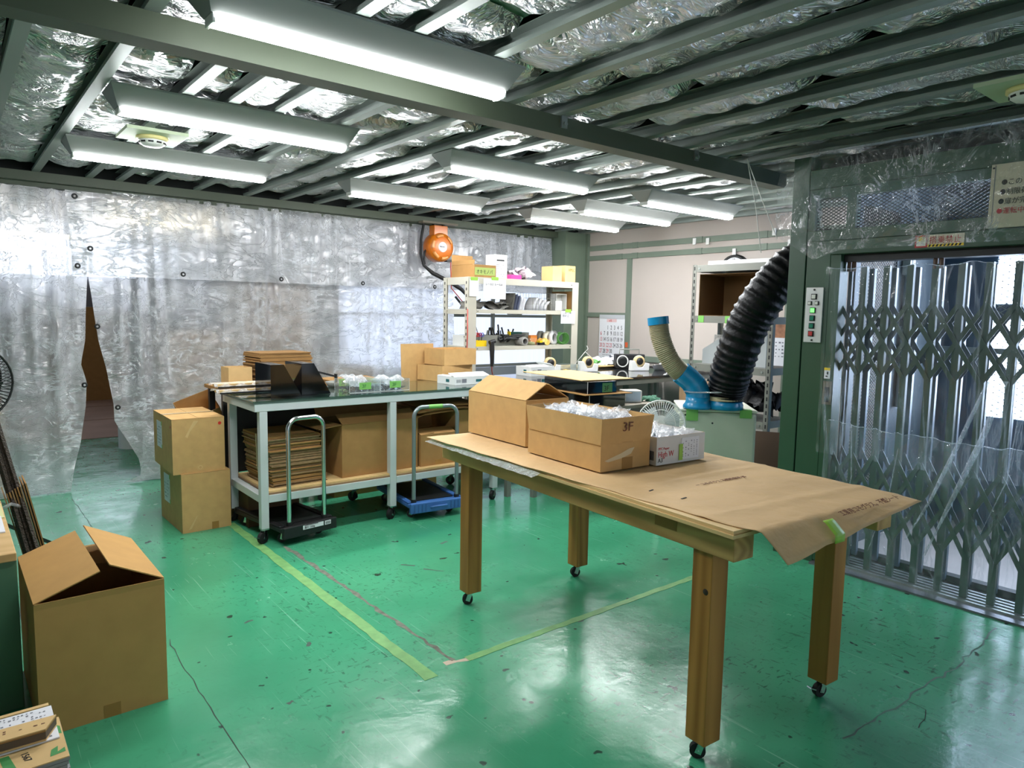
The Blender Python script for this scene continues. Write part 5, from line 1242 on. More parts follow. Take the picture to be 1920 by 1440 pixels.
for x in (-0.09, 0.09):
    MB().lathe([(0.053, -0.053), (0.062, -0.058), (0.066, -0.053), (0.062, -0.05)], c=(x, 0, 0.08), n=28, axis='y').build('speaker_ring', WHITE, T)
    MB().lathe([(0.0, -0.050), (0.02, -0.0515), (0.052, -0.0535), (0.053, -0.05)], c=(x, 0, 0.08), n=24, axis='y').build('speaker_cone', DARK, T)
MB().tube([(-0.11, 0, 0.15), (-0.11, 0, 0.205), (0.11, 0, 0.205), (0.11, 0, 0.15)], 0.007, 8).build('handle', GREYM, T)
T = thing('acrylic_case', 'clear acrylic case lying on the black table left of the bag heap', 'case', (4.78, 5.06, ZT2), R(0))
for b, n_ in (((-0.12, 0.10, -0.09, 0.09, 0, 0.003), 'base_pane'), ((-0.12, 0.10, -0.09, -0.087, 0.003, 0.08), 'front_pane'), ((-0.12, 0.10, 0.087, 0.09, 0.003, 0.08), 'rear_pane'), ((-0.12, -0.117, -0.087, 0.087, 0.003, 0.08), 'side_pane'), ((0.097, 0.10, -0.087, 0.087, 0.003, 0.08), 'side_pane')): MB().box(*b).build(n_, ACRY, T)
MB().lathe([(0.0, 0.004), (0.03, 0.004), (0.03, 0.03), (0, 0.03)], n=14).build('brass_parts', mat('brass', (190, 150, 70), 0.4, metal=0.7), T)
o = tag(MB().box(4.85, 5.75, 5.20, 5.55, ZT2 + 0.02, ZT2 + 0.026).box(4.9, 5.7, 5.25, 5.5, ZT2, ZT2 + 0.02).build('plywood_sheet', PLY), 'pale thin board lying on the black table behind the dispensers', 'board')
def bagheap(name, label, c, s, seed, m=BAGM, n=8, cat='plastic bags', kind='stuff'):
    rnd = random.Random(seed); mb = MB()
    for k in range(n):
        cc = Vector(c) + Vector((rnd.uniform(-.5, .5) * s[0], rnd.uniform(-.5, .5) * s[1], rnd.uniform(0.25, .6) * s[2])); Rm = Euler((rnd.uniform(-.6, .6), rnd.uniform(-.6, .6), rnd.uniform(-2, 2))).to_matrix(); sd = rnd.random() * 9
        w_ = s[0] * 0.6
        mb.grid(7, 6, lambda u, v: tuple(cc + Rm @ Vector(((u - .5) * w_, (v - .5) * w_ * .7, s[2] * .45 * (1 - (2 * u - 1) ** 2) * (1 - (2 * v - 1) ** 2) + s[2] * .2 * noise.noise(Vector((u * 5, v * 5, sd)))))))
    for p in range(len(mb.v)): mb.v[p] = (mb.v[p][0], mb.v[p][1], max(mb.v[p][2], c[2] + 0.001))
    return tag(mb.build(name, m), label, cat, kind=kind)
bagheap('bag_heap', 'heap of white plastic bags on the black table near the wall', (5.72, 5.36, ZT2), (0.28, 0.2, 0.12), 3, mat('white_bag', (220, 222, 228), 0.4, bump=0.6, bscale=40))
bagheap('green_cable_heap', 'small heap of green wrapped cable beside the white bags', (5.45, 5.30, ZT2 + 0.027), (0.16, 0.12, 0.06), 4, GREENP, 5, 'cable')
bagheap('cloth', 'crumpled white cloth on the black table right of the radio', (5.95, 4.80, ZT2), (0.26, 0.14, 0.05), 6, mat('white_cloth', (226, 226, 226), 0.9), 6, 'cloth')
tag(MB().tube([(6.1, 4.78, 0.925), (6.0, 4.5, 0.928), (5.93, 4.345, 0.90), (5.93, 4.34, 0.75), (5.86, 4.34, 0.62), (5.76, 4.34, 0.50), (5.72, 4.30, 0.3), (5.70, 4.30, 0.006)], 0.006, 8).build('cable', RUBBER), 'black cable dropping from the black table edge', 'cable')
bag = carton('carton', 'brown paper-covered carton standing behind the beige hose', (5.62, 4.05, 0), R(-20), 0.30, 0.30, 0.86, {}, closed=True, m=mat('brown_paper_box', (150, 120, 88), 0.8, var=0.15))
# cart with black 3F boxes
T = thing('cart', 'low grey work cart under the black 3F boxes', 'cart', (4.15, 3.95, 0))
MB().box(3.66, 4.62, 3.62, 4.30, 0.775, 0.80).build('top', mat('grey_brown_top', (150, 140, 124), 0.6, var=0.1), T, world=True)
for x in (3.70, 4.58):
    for y in (3.66, 4.26): MB().box(x - 0.02, x + 0.02, y - 0.02, y + 0.02, 0, 0.774).build('leg', GREYM, T, world=True)
def blackbox(label, x, y, z, w, d, h, tagged):
    T = thing('black_box', label, 'box', (x, y, z), R(-5), 'black 3F boxes')
    MB().box(-w / 2, w / 2, -d / 2, d / 2, 0, h).build('body', BLACK, T, bevel=0.002)
    MB().box(-w / 2 - 0.001, -w / 2 + 0.0015, -d / 2 - 0.0015, -d / 2 + 0.001, 0, h).build('corner_edge', WHITE, T)
    if tagged:
        g_ = MB().box(0.0, 0.10, -d / 2 - 0.0015, -d / 2 - 0.0005, 0.006, h - 0.012).build('tag_tape', mat('dark_green_tag', (76, 140, 84), 0.5), T); text('lettering', '3F', 0.055, INK, g_, (0.014, -d / 2 - 0.002, 0.018))
    return T
blackbox('black box between cart and board, lower of the two', 3.92, 3.93, 0.801, 0.36, 0.56, 0.095, False)
o = tag(MB().box(-0.17, 0.28, -0.33, 0.30, 0, 0.005).build('board', CARD2), 'thin brown board sandwiched between the two black boxes', 'board'); o.matrix_basis = Matrix.Translation((3.88, 3.96, 0.8975)) @ Matrix.Rotation(R(-8), 4, 'Z')
blackbox('black box with green 3F tag, upper one under the cardboard lid', 3.89, 3.95, 0.904, 0.29, 0.54, 0.090, True)
o = tag(MB().box(-0.20, 0.30, -0.30, 0.55, 0, 0.005).build('cardboard_sheet', CARDP), 'flat cardboard sheet lying over the upper black box', 'cardboard'); o.matrix_basis = Matrix.Translation((3.97, 4.03, 0.996)) @ Matrix.Rotation(R(-8), 4, 'Z')
T = thing('case', 'small white case with pale blue panel on the cart', 'case', (4.30, 3.78, 0.801), R(-28))
MB().box(-0.075, 0.075, -0.06, 0.06, 0, 0.095).build('body', WHITE, T, bevel=0.004); MB().box(-0.062, 0.062, -0.0615, -0.0605, 0.012, 0.085).build('panel', mat('pale_blue_panel', (190, 206, 222), 0.4), T)
bagheap('cloth', 'crumpled green cloth on the cart beside the small white case', (4.46, 3.72, 0.801), (0.13, 0.12, 0.05), 9, mat('green_cloth', (66, 110, 88), 0.9), 6, 'cloth')

# ------------------------------------------------------------------ ivory storage rack
RK = thing('storage_rack', 'ivory steel storage rack with four shelves and slotted posts', 'rack', (4.38, 5.40, 0))
def rk(name, mb, m=SHELFM, **k): return mb.build(name, m, RK, world=True, **k)
for x0, x1 in ((3.69, 3.785), (4.985, 5.07)):
    rk('post', MB().box(x0, x1, 5.20, 5.206, 0, 1.815).box(x0 if x0 < 4 else x1 - 0.006, x0 + 0.006 if x0 < 4 else x1, 5.206, 5.25, 0, 1.815), bevel=0.001)
    rk('post', MB().box(x0, x0 + 0.05, 5.594, 5.60, 0, 1.815).box(x0 if x0 < 4 else x0 + 0.044, x0 + 0.006 if x0 < 4 else x0 + 0.05, 5.55, 5.594, 0, 1.815), bevel=0.001)
sl_ = MB()
for k in range(26):
    for y in (5.225, 5.575): sl_.box(3.6885, 3.6895, y - 0.006, y + 0.006, 0.30 + k * 0.058, 0.325 + k * 0.058)
    sl_.box(3.700, 3.707, 5.5935, 5.5938, 0.30 + k * 0.058, 0.325 + k * 0.058)
rk('slot', sl_, INK)
for z, h in ((1.815, 0.058), (1.525, 0.036), (1.183, 0.036), (0.70, 0.036), (0.20, 0.036)):
    sf = rk('shelf', MB().box(3.70, 5.055, 5.208, 5.592, z - 0.012, z))
    MB().box(3.786, 4.984, 5.198, 5.207, z - h, z + 0.001).box(3.70, 3.706, 5.252, 5.548, z - h - 0.01, z - 0.0125).box(5.049, 5.055, 5.252, 5.548, z - h - 0.01, z - 0.0125).build('shelf_lip', SHELFM, sf, world=True)
    for x in (3.80, 4.97): MB().cyl((x, 5.195, z - h / 2), (x, 5.199, z - h / 2), 0.007, 8).build('rivet', GREYM, sf, world=True)
def note(label, x0, x1, z0, z1, body, size, rows=0):
    T = thing('note', label, 'paper', ((x0 + x1) / 2, 5.192, z0))
    MB().box(x0, x1, 5.190, 5.192, z0, z1).build('sheet', PAPER, T, world=True)
    MB().box((x0 + x1) / 2 - 0.04, (x0 + x1) / 2 + 0.04, 5.188, 5.1895, z1 - 0.012, z1 + 0.018).build('tape', LIME, T, world=True)
    if body: text('lettering', body, size, INK, T, (x0 + 0.02, 5.1892, z1 - 0.06), world=True)
    if rows: scribble('print', T, INKG, (x0 + 0.06, 5.1895, z0 + 0.02), (1, 0, 0), (0, 0, 1), (x1 - x0) * 0.5, 0.02, 1, 10, seed=3)
note('white paper note hung on the rack top rail', 3.855, 4.115, 1.622, 1.806, 'レール2  レール8', 0.026, 1)
note('handwritten paper note on the rack right post', 4.825, 5.02, 1.40, 1.525, 'ひも\nしばり用\n閉める', 0.030)
note('narrow printed instruction slip on the rack left post', 3.70, 3.80, 1.64, 1.795, '', 0.02)
# things on the rack (front face y ~ 5.25)
b = carton('carton', 'open carton with green handwritten tape on the rack top', (3.90, 5.41, 1.816), R(1), 0.25, 0.36, 0.115, {'L': (0.04, 96), 'B': (0.10, 88)}, m=CARD2)
MB().box(-0.12, 0.115, -0.1815, -0.1805, 0.02, 0.09).build('tape', mat('green_carton_tape', (158, 176, 92), 0.6), b); text('lettering', 'オキモノパ', 0.045, INK, b, (-0.105, -0.1822, 0.035), squash=0.85)
MB().box(-0.02, 0.04, -0.1812, -0.1804, 0.0, 0.018).build('tape', TAPEBR, b)
T = thing('printed_box', 'tall white printed box beside the open carton on the rack top', 'box', (4.13, 5.36, 1.816))
MB().box(-0.075, 0.075, -0.07, 0.07, 0, 0.225).build('body', WC, T, bevel=0.001)
MB().box(-0.05, 0.04, -0.0712, -0.0704, 0.165, 0.178).build('print_line', INK, T); scribble('print', T, INKG, (-0.055, -0.0705, 0.015), (1, 0, 0), (0, 0, 1), 0.11, 0.14, 8, 9, seed=8, fill=0.5)
bagheap('parts_bag', 'clear bag of mixed parts on the rack top', (4.48, 5.40, 1.817), (0.26, 0.16, 0.14), 12, mat('mottled_bag', (176, 164, 170), 0.4, var=0.6, vscale=30), 8, 'plastic bag', None)
o = tag(MB().box(4.23, 4.36, 5.26, 5.34, 1.8165, 1.86).build('pink_box', PINK, None, bevel=0.003), 'small bright pink box on the rack top edge', 'box')
for x, w_, h, l in ((4.84, 0.13, 0.15, 'small carton on the rack top, left of the lettered one'), (5.02, 0.15, 0.165, 'small carton with lettering on the rack top right end')):
    b = carton('carton', l, (x, 5.36, 1.816), R(3), w_, 0.16, h, {}, closed=True, m=CARDP)
text('lettering', 'HMLC', 0.045, mat('olive_ink', (90, 104, 30), 0.7), b, (-0.03, -0.081, 0.112), squash=0.8)
# middle shelf
Z1 = 1.526
bagheap('cloth', 'crumpled grey cloth lying on the rack upper shelf', (3.98, 5.36, Z1), (0.34, 0.16, 0.07), 14, CLOTHG, 8, 'cloth')
T = thing('hook', 'small black metal hook standing on the rack upper shelf', 'hook', (4.19, 5.30, Z1)); MB().tube([(0.02, 0, 0.0), (0.01, 0, 0.06), (-0.02, 0, 0.075), (-0.10, 0, 0.02)], 0.010, 8).build('body', DARK, T)
for k in range(5):
    o = MB().grid(5, 5, lambda u, v: (4.27 + k * 0.028 + 0.05 * v * (0.6 + 0.1 * k) + 0.006 * math.sin(u * 5), 5.27 + 0.22 * u, Z1 + 0.002 + 0.16 * v - 0.012 * k)).build('folder', [CLOTHG, mat('slate_file', (88, 96, 120), 0.5), mat('slate_file', (88, 96, 120), 0.5), PAPER, PAPER][k], None, solid=0.003)
    tag(o, ['grey sheet leaning first in the file row on the rack', 'slate blue file leaning second in the row on the rack', 'slate blue file leaning third in the row on the rack', 'white paper file leaning fourth in the row on the rack', 'white paper file leaning last in the row on the rack'][k], 'file', 'leaning files on the rack')
T = thing('wire_basket', 'wire basket of white papers on the rack upper shelf', 'basket', (4.66, 5.38, Z1)); wb_ = MB()
for i in range(9): x = -0.15 + i * 0.0375; wb_.box(x - 0.001, x + 0.001, -0.12, -0.118, 0, 0.17); wb_.box(x - 0.001, x + 0.001, 0.118, 0.12, 0, 0.17)
for z in (0.0, 0.06, 0.12, 0.17): wb_.box(-0.15, 0.15, -0.121, -0.118, z, z + 0.002); wb_.box(-0.15, 0.15, 0.118, 0.121, z, z + 0.002); wb_.box(-0.151, -0.149, -0.12, 0.12, z, z + 0.002); wb_.box(0.149, 0.151, -0.12, 0.12, z, z + 0.002)
wb_.box(-0.15, 0.15, -0.118, 0.118, 0.0, 0.002).build('wires', GREYM, T)
for k in range(4): tag(MB().grid(6, 4, lambda u, v: (4.55 + k * 0.05 + 0.06 * u ** 2, 5.28 + 0.16 * v, Z1 + 0.004 + (0.125 - 0.012 * k) * u)).build('paper_sheet', PAPER, None, solid=0.002), ['first', 'second', 'third', 'fourth'][k] + ' curled white paper standing in the wire basket', 'paper', 'papers in the wire basket')
T = thing('white_tray', 'white plastic tray standing on end at the rack right side', 'tray', (4.93, 5.36, Z1))
MB().box(-0.07, 0.075, 0.02, 0.03, 0.002, 0.175).box(-0.07, -0.06, -0.06, 0.02, 0.002, 0.175).box(0.065, 0.075, -0.06, 0.02, 0.002, 0.175).box(-0.06, 0.065, -0.06, 0.02, 0.165, 0.175).build('body', WHITE, T, bevel=0.006); MB().box(-0.10, -0.01, -0.08, -0.065, 0.002, 0.10).build('inner_tray', WHITE, T, bevel=0.006)
o = tag(MB().box(5.012, 5.03, 5.24, 5.54, Z1, Z1 + 0.20).build('cardboard_sheet', CARD2), 'cardboard sheet upright at the right end of the rack upper shelf', 'cardboard')
# tool shelf
Z2 = 1.184
T = thing('parts_tray', 'long grey tray holding pens and pliers on the rack lower shelf', 'tray', (4.17, 5.40, Z2)); tr = MB(); tr.box(-0.30, 0.26, -0.08, 0.08, 0, 0.003); tr.box(-0.30, 0.26, -0.08, -0.077, 0.003, 0.10); tr.box(-0.30, 0.26, 0.077, 0.08, 0.003, 0.10); tr.box(-0.30, -0.297, -0.077, 0.077, 0.003, 0.10); tr.box(0.257, 0.26, -0.077, 0.077, 0.003, 0.10); tr.build('body', GREYM, T)
rnd = random.Random(31)
for k in range(11):
    x = 3.92 + k * 0.045; ln = rnd.uniform(0.13, 0.20) * (1.2 if k == 8 else 1); a = rnd.uniform(-0.45, 0.5)
    p = Vector((x, 5.38 + rnd.uniform(-0.03, 0.03), Z2 + 0.004)); q = p + Vector((math.sin(a), 0.1, math.cos(a))) * ln
    if k in (1, 2): T = thing('ruler', ['grey flat bar', 'second grey flat bar'][k - 1] + ' standing in the rack tool tray', 'tool', p, 0, 'tools in the grey tray'); MB().bar((0, 0, 0), q - p, 0.018, 0.004).build('body', GREYM, T)
    elif k in (3, 5, 7):
        T = thing('pliers', 'dark-handled pliers, %s from the left in the rack tool tray' % {3: 'first', 5: 'second', 7: 'third'}[k], 'tool', p, 0, 'tools in the grey tray'); d_ = q - p
        MB().cyl((0, 0, 0), d_ * 0.35, 0.004, 6, 0.008).build('jaw', GREYM, T)
        for s_ in (-1, 1): MB().tube([d_ * 0.35, d_ * 0.55 + Vector((s_ * 0.016, 0, 0)), d_ * 0.9 + Vector((s_ * 0.018, 0, 0))], 0.006, 6).build('handle', DARK, T)
    else:
        T = thing('screwdriver', 'dark screwdriver, %s from the left in the rack tool tray' % {0: 'first', 4: 'second', 6: 'third', 8: 'fourth', 9: 'fifth', 10: 'sixth'}[k], 'tool', p, 0, 'tools in the grey tray'); d_ = q - p
        MB().cyl((0, 0, 0), d_ * 0.5, 0.003, 6).build('shaft', GREYM, T); MB().cyl(d_ * 0.5, d_, 0.008, 8).build('handle', DARK, T)
for x, w_, h, l in ((3.80, 0.16, 0.10, 'white small box at the left end of the rack tool shelf'), (3.62 + 0.21, 0.10, 0.06, '')):
    if l: T = thing('small_box', l, 'box', (x + 0.02, 5.42, Z2)); MB().box(-w_ / 2, w_ / 2, -0.09, 0.09, 0, h).build('body', WC, T); MB().box(-w_ / 2, -w_ / 2 + 0.05, -0.0912, -0.0902, h - 0.02, h - 0.006).build('print_line', INK, T)
T = thing('yellow_box', 'yellow open bin with red scissors on the rack tool shelf edge', 'bin', (3.86, 5.27, Z2)); MB().box(-0.06, 0.06, -0.05, 0.05, 0, 0.004).box(-0.06, 0.06, -0.05, -0.046, 0.004, 0.055).box(-0.06, 0.06, 0.046, 0.05, 0.004, 0.055).box(-0.06, -0.056, -0.046, 0.046, 0.004, 0.055).box(0.056, 0.06, -0.046, 0.046, 0.004, 0.055).build('body', YELLOW, T)
for k, (x, c_) in enumerate(((3.86, RED), (3.90, RED), (3.93, mat('blue_handle', (60, 70, 170), 0.4)))):
    T = thing('scissors', ['red-handled scissors in the yellow bin', 'second red-handled scissors in the yellow bin', 'blue-handled scissors by the yellow bin'][k], 'scissors', (x - 0.03, 5.27, Z2 + 0.006))
    for s_ in (-1, 1): MB().tube([(s_ * 0.012 + 0.012 * math.cos(a), 0, 0.10 + 0.018 * math.sin(a)) for a in [i * 0.628 for i in range(10)]], 0.004, 6, closed=True).build('handle', c_, T)
    MB().bar((-0.006, 0, 0.0), (0.004, 0, 0.085), 0.010, 0.002).bar((0.006, 0.003, 0.0), (-0.004, 0.003, 0.085), 0.010, 0.002).build('blades', GALV, T)
T = thing('air_gun', 'black air tool hanging by its cord from the rack tool shelf', 'tool', (3.96, 5.185, 1.10))
MB().cyl((0, 0, -0.10), (0.0, 0, 0.05), 0.014, 12, 0.024).cyl((0, 0, 0.05), (-0.005, 0, 0.13), 0.024, 12, 0.022).build('body', BLACKP, T); MB().cyl((-0.03, 0, 0.12), (0.03, 0, 0.135), 0.02, 10).build('head', BLACKP, T); MB().tube([(0, 0, -0.10), (0.0, 0.0, -0.14), (0.01, 0.002, -0.177)], 0.005, 8).build('cord', mat('red_cord', (150, 60, 44), 0.5), T)
rnd = random.Random(12); T = thing('cable_harness', 'tangled black cable harness with green case on the rack tool shelf', 'cable', (4.28, 5.30, Z2))
for k in range(7):
    pts = [(rnd.uniform(-0.18, 0.18), rnd.uniform(-0.05, 0.05), rnd.uniform(0.02, 0.12)) for _ in range(4)]; pts = [Vector(p) for p in pts]
    cv = []
    for i in range(3):
        for t_ in range(4): cv.append(pts[i].lerp(pts[i + 1], t_ / 4) + Vector((0, 0, 0.012 * math.sin(t_))))
    MB().tube(cv, 0.009, 6).build('cord', DARK, T)
MB().box(-0.01, 0.13, 0.0, 0.05, 0.06, 0.13).build('case', mat('deep_green_case', (20, 60, 50), 0.4), T); MB().box(-0.02, -0.01, -0.001, 0.04, 0.06, 0.135).build('yellow_edge', YELLOW, T)
T = thing('pipe_piece', 'short grey pipe lying on the rack tool shelf', 'pipe', (4.38, 5.30, Z2)); MB().lathe([(0.028, -0.09), (0.04, -0.09), (0.04, 0.09), (0.028, 0.09), (0.028, -0.09)], c=(0, 0, 0.041), n=20, axis='y').build('body', mat('grey_pvc', (150, 148, 144), 0.5), T)
T = thing('jar', 'clear jar of small parts on the rack tool shelf', 'jar', (4.53, 5.30, Z2)); MB().lathe([(0, 0), (0.05, 0), (0.055, 0.05), (0.05, 0.07)], n=20).build('glass', ACRY, T); MB().lathe([(0, 0.003), (0.04, 0.003), (0.04, 0.03), (0, 0.035)], n=14).build('contents', mat('khaki_parts', (150, 150, 100), 0.7), T)
T = thing('cup', 'grey cup at the back of the rack tool shelf', 'cup', (4.58, 5.46, Z2)); MB().lathe([(0.04, 0.0), (0.045, 0.12), (0.042, 0.12), (0.037, 0.004), (0, 0.004)], n=18).build('body', GREYM, T)
T = thing('tape_measure', 'black and yellow tape measure on the rack tool shelf edge', 'tool', (4.62, 5.25, Z2)); MB().box(-0.035, 0.035, -0.02, 0.02, 0, 0.03).build('case', DARK, T, bevel=0.006); MB().box(-0.034, 0.0, -0.0215, 0.0215, 0.026, 0.045).build('cap', YELLOW, T)
bagheap('yellow_bag', 'bag of orange-yellow fittings on the rack tool shelf', (4.72, 5.30, Z2), (0.16, 0.1, 0.07), 18, mat('amber_bag', (226, 178, 84), 0.4, bump=0.4), 7, 'plastic bag', None)
T = thing('orange_case', 'small orange case behind the jar on the rack tool shelf', 'case', (4.62, 5.38, Z2)); MB().box(-0.045, 0.045, -0.02, 0.02, 0.0, 0.095).build('body', mat('orange_case', (226, 140, 60), 0.5), T, bevel=0.006)
for x, y, r_, m_, l, an in ((4.76, 5.42, 0.068, GREYM, 'grey tape roll leaning on the rack tool shelf', 0.5), (4.86, 5.34, 0.070, PAPER, 'white tape roll standing on the rack tool shelf', 0.3), (4.80, 5.36, 0.066, mat('ivory_roll', (226, 220, 200), 0.5), 'ivory tape roll standing between the grey and white rolls', 0.35)):
    T = thing('tape_roll', l, 'tape', (x, y, Z2), an, 'tape rolls on the rack'); MB().lathe([(r_ * 0.66, -0.02), (r_, -0.02), (r_, 0.02), (r_ * 0.66, 0.02), (r_ * 0.66, -0.02)], c=(0, 0, r_), n=26, axis='y').build('roll', m_, T)
T = thing('cable_coil', 'coil of bright green cable at the right of the rack tool shelf', 'cable', (4.98, 5.33, Z2))
for k in range(7): MB().tube([(0.075 * math.cos(a) * (1 - 0.03 * k), -0.02 + 0.012 * k, 0.062 + 0.055 * math.sin(a) + 0.006 * math.sin(2 * a + k)) for a in [i * 0.314 for i in range(20)]], 0.005, 6, closed=True).build('loop', GREENP, T)
# lower shelves carry cartons (seen dimly under the tool shelf)
T = thing('hanger', 'white wire clothes hanger hooked at the rack right post', 'hanger', (5.20, 5.19, 0.98)); MB().tube([(0.0, 0, 0.19), (0.02, 0, 0.16), (-0.02, 0, 0.13), (0.17, 0, 0.0), (-0.17, 0, 0.0), (-0.02, 0, 0.13)], 0.004, 6).build('wire', WHITE, T)

# ------------------------------------------------------------------ orange reel with hose
T = thing('hose_reel', 'round orange hose reel hanging from the edge beam', 'reel', (4.15, 6.40, 2.175))
MB().lathe([(0.0, -0.085), (0.10, -0.085), (0.142, -0.07), (0.153, -0.04), (0.153, 0.06), (0.142, 0.075), (0.0, 0.08)], n=36, axis='y').build('drum', ORANGE, T)
MB().lathe([(0.0, -0.092), (0.050, -0.092), (0.054, -0.085)], n=24, axis='y').build('label_disc', PAPER, T)
text('lettering', 'AIR REEL', 0.017, INK, T, (-0.042, -0.0935, -0.004))
for a0 in (0.35, 1.5, 2.6, 3.6, 4.6):
    MB().lathe([(0.105, -0.088), (0.136, -0.0765)], n=8, axis='y', a0=a0, a1=a0 + 0.7).build('rib', ORANGEL, T, solid=0.006)
MB().box(-0.085, 0.085, -0.05, 0.05, 0.12, 0.225).build('bracket', ORANGE, T, bevel=0.006); MB().box(-0.07, -0.05, -0.02, 0.02, 0.226, 0.24).box(0.05, 0.07, -0.02, 0.02, 0.226, 0.24).build('hanger_bolt', DARK, T)
MB().box(-0.22, 0.22, -0.045, 0.045, 0.241, 0.262).build('mounting_bar', mat('brown_grey_bar', (104, 98, 82), 0.6), T)
MB().box(0.09, 0.15, -0.03, 0.03, -0.145, -0.12).build('hose_guide', DARK, T)
hs = [(4.0, 6.45, 2.43), (3.965, 6.45, 2.25), (3.955, 6.44, 2.10), (3.98, 6.42, 1.98), (4.07, 6.38, 1.90), (4.22, 6.30, 1.82), (4.34, 6.24, 1.74), (4.41, 6.2, 1.65), (4.38, 6.2, 1.575), (4.31, 6.2, 1.585), (4.25, 6.22, 1.66)]
tag(MB().tube(hs, 0.013, 10, radii=[0.014] * 4 + [0.022] * 3 + [0.013] * 4).build('hose', RUBBER), 'thick black hose looping from the orange reel down behind the rack', 'hose')
tag(MB().tube([(4.03, 6.42, 2.17), (3.99, 6.42, 2.12), (3.985, 6.42, 2.04), (3.995, 6.42, 1.99)], 0.011, 8).build('hose', RUBBER), 'short black hose joining the orange reel to the long one', 'hose')
tag(MB().tube([(4.30, 6.39, 2.05), (4.28, 6.34, 1.75), (4.05, 5.8, 1.60), (3.68, 5.19, 1.52), (3.675, 5.18, 1.30), (3.66, 5.17, 1.05), (3.66, 5.2, 0.93)], 0.006, 8).build('hose', mat('red_air_hose', (176, 74, 62), 0.5)), 'thin red air hose dropping from the orange reel past the rack', 'hose')

# ------------------------------------------------------------------ cream wall items
T = thing('calendar', 'wall calendar with large black and red date numbers', 'calendar', (XW - 0.03, 5.95, 0.95))
MB().box(XW - 0.031, XW - 0.027, 5.73, 6.145, 0.945, 1.445).build('sheet', PAPER, T, world=True)
MB().box(XW - 0.033, XW - 0.026, 5.73, 6.145, 1.445, 1.495).build('binding', mat('grey_binding', (190, 192, 196), 0.5), T, world=True)
MB().box(XW - 0.0325, XW - 0.031, 5.86, 6.02, 1.405, 1.443).build('month_box', mat('pink_box_print', (222, 190, 190), 0.8), T, world=True)
text('lettering', '4月', 0.034, INKR, T, (XW - 0.033, 5.985, 1.41), right=(0, -1, 0), world=True)
days = [['', '', '1', '2', '3', '4', '5'], ['6', '7', '8', '9', '10', '11', '12'], ['13', '14', '15', '16', '17', '18', '19'], ['20', '21', '22', '23', '24', '25', '26'], ['27', '28', '29', '30', '', '', '']]
for r_, row in enumerate(days):
    for c_, dd in enumerate(row):
        if dd: text('lettering', dd, 0.072, INKR if (c_ == 0 or dd in ('21', '22', '23', '29')) else INK, T, (XW - 0.0325, 6.112 - c_ * 0.056, 1.315 - r_ * 0.072), right=(0, -1, 0), align='CENTER', world=True, squash=0.62)
scribble('print', T, INKG, (XW - 0.0312, 6.08, 0.965), (0, -1, 0), (0, 0, 1), 0.30, 0.05, 2, 16, seed=9, fill=0.8, world=True)
tag(MB().box(XW - 0.0235, XW - 0.0205, 5.68, 5.72, 1.11, 1.17).build('tag', mat('orange_tag', (206, 92, 50), 0.5)), 'small orange tag stuck on the vertical batten by the calendar', 'tag')
T = thing('wall_clock', 'round black-rimmed wall clock half hidden behind the shelf board', 'clock', (XW - 0.03, 4.26, 1.965), 0)
cy = (XW - 0.028, 4.26, 1.965)
MB().lathe([(0.0, -0.012), (0.142, -0.012)], c=cy, n=40, axis='x').build('dial', PAPER, T, world=True, solid=0.004)
MB().lathe([(0.140, 0.028), (0.140, -0.016), (0.148, -0.024), (0.166, -0.016), (0.170, 0.028)], c=cy, n=40, axis='x').build('rim', DARK, T, world=True)
for h_ in (9, 10, 11, 12, 1, 2, 3):
    a = R(90 - 30 * h_); text('lettering', str(h_), 0.034, INK, T, (XW - 0.0445, 4.26 - 0.115 * math.cos(a), 1.965 + 0.115 * math.sin(a) - 0.012), right=(0, -1, 0), align='CENTER', world=True)
MB().box(XW - 0.0455, XW - 0.044, 4.205, 4.315, 1.995, 2.032).build('display', GREYM, T, world=True); text('lettering', '15:53', 0.034, INK, T, (XW - 0.0465, 4.305, 2.0), right=(0, -1, 0), world=True)
MB().bar((XW - 0.047, 4.26, 1.965), (XW - 0.047, 4.255, 2.06), 0.004, 0.002).bar((XW - 0.047, 4.26, 1.965), (XW - 0.047, 4.21, 1.93), 0.006, 0.002).build('hands', INK, T, world=True)
T = thing('poster', 'wall calendar with brown photo and small dates behind the slotted shelf', 'poster', (XW - 0.02, 3.68, 1.05))
MB().box(XW - 0.025, XW - 0.0205, 3.50, 3.785, 1.02, 1.47).build('sheet', PAPER, T, world=True); MB().box(XW - 0.026, XW - 0.0252, 3.50, 3.785, 1.30, 1.47).build('photo', mat('brown_photo', (150, 104, 76), 0.6, var=0.5, vscale=14), T, world=True)
scribble('print', T, INKG, (XW - 0.0252, 3.76, 1.10), (0, -1, 0), (0, 0, 1), 0.24, 0.17, 5, 7, seed=4, fill=0.9, world=True)

# ------------------------------------------------------------------ grey slotted-angle shelf
SS = thing('slotted_shelf', 'grey slotted-angle steel shelf by the cream wall', 'shelf', (5.52, 3.56, 0))
def ss(name, mb, m=GREYM, **k): return mb.build(name, m, SS, world=True, **k)
for x in (5.30, 5.75):
    for y0, y1, yi in ((3.93, 3.97, 3.966), (3.15, 3.195, 3.154)):
        d_ = 0.004 if x < 5.5 else -0.004
        p = ss('post', MB().box(min(x, x + d_), max(x, x + d_), y0, y1, 0, 1.955).box(min(x, x + 10 * d_), max(x, x + 10 * d_), yi - 0.002, yi + 0.002, 0, 1.955))
        s_ = MB()
        for k in range(33): s_.box(x - 0.0012 if x < 5.5 else x, x if x < 5.5 else x + 0.0012, (y0 + y1) / 2 - 0.006, (y0 + y1) / 2 + 0.006, 0.05 + k * 0.058, 0.082 + k * 0.058)
        o = s_.build('slot', INK, p, world=True); o['kind'] = 'stuff'
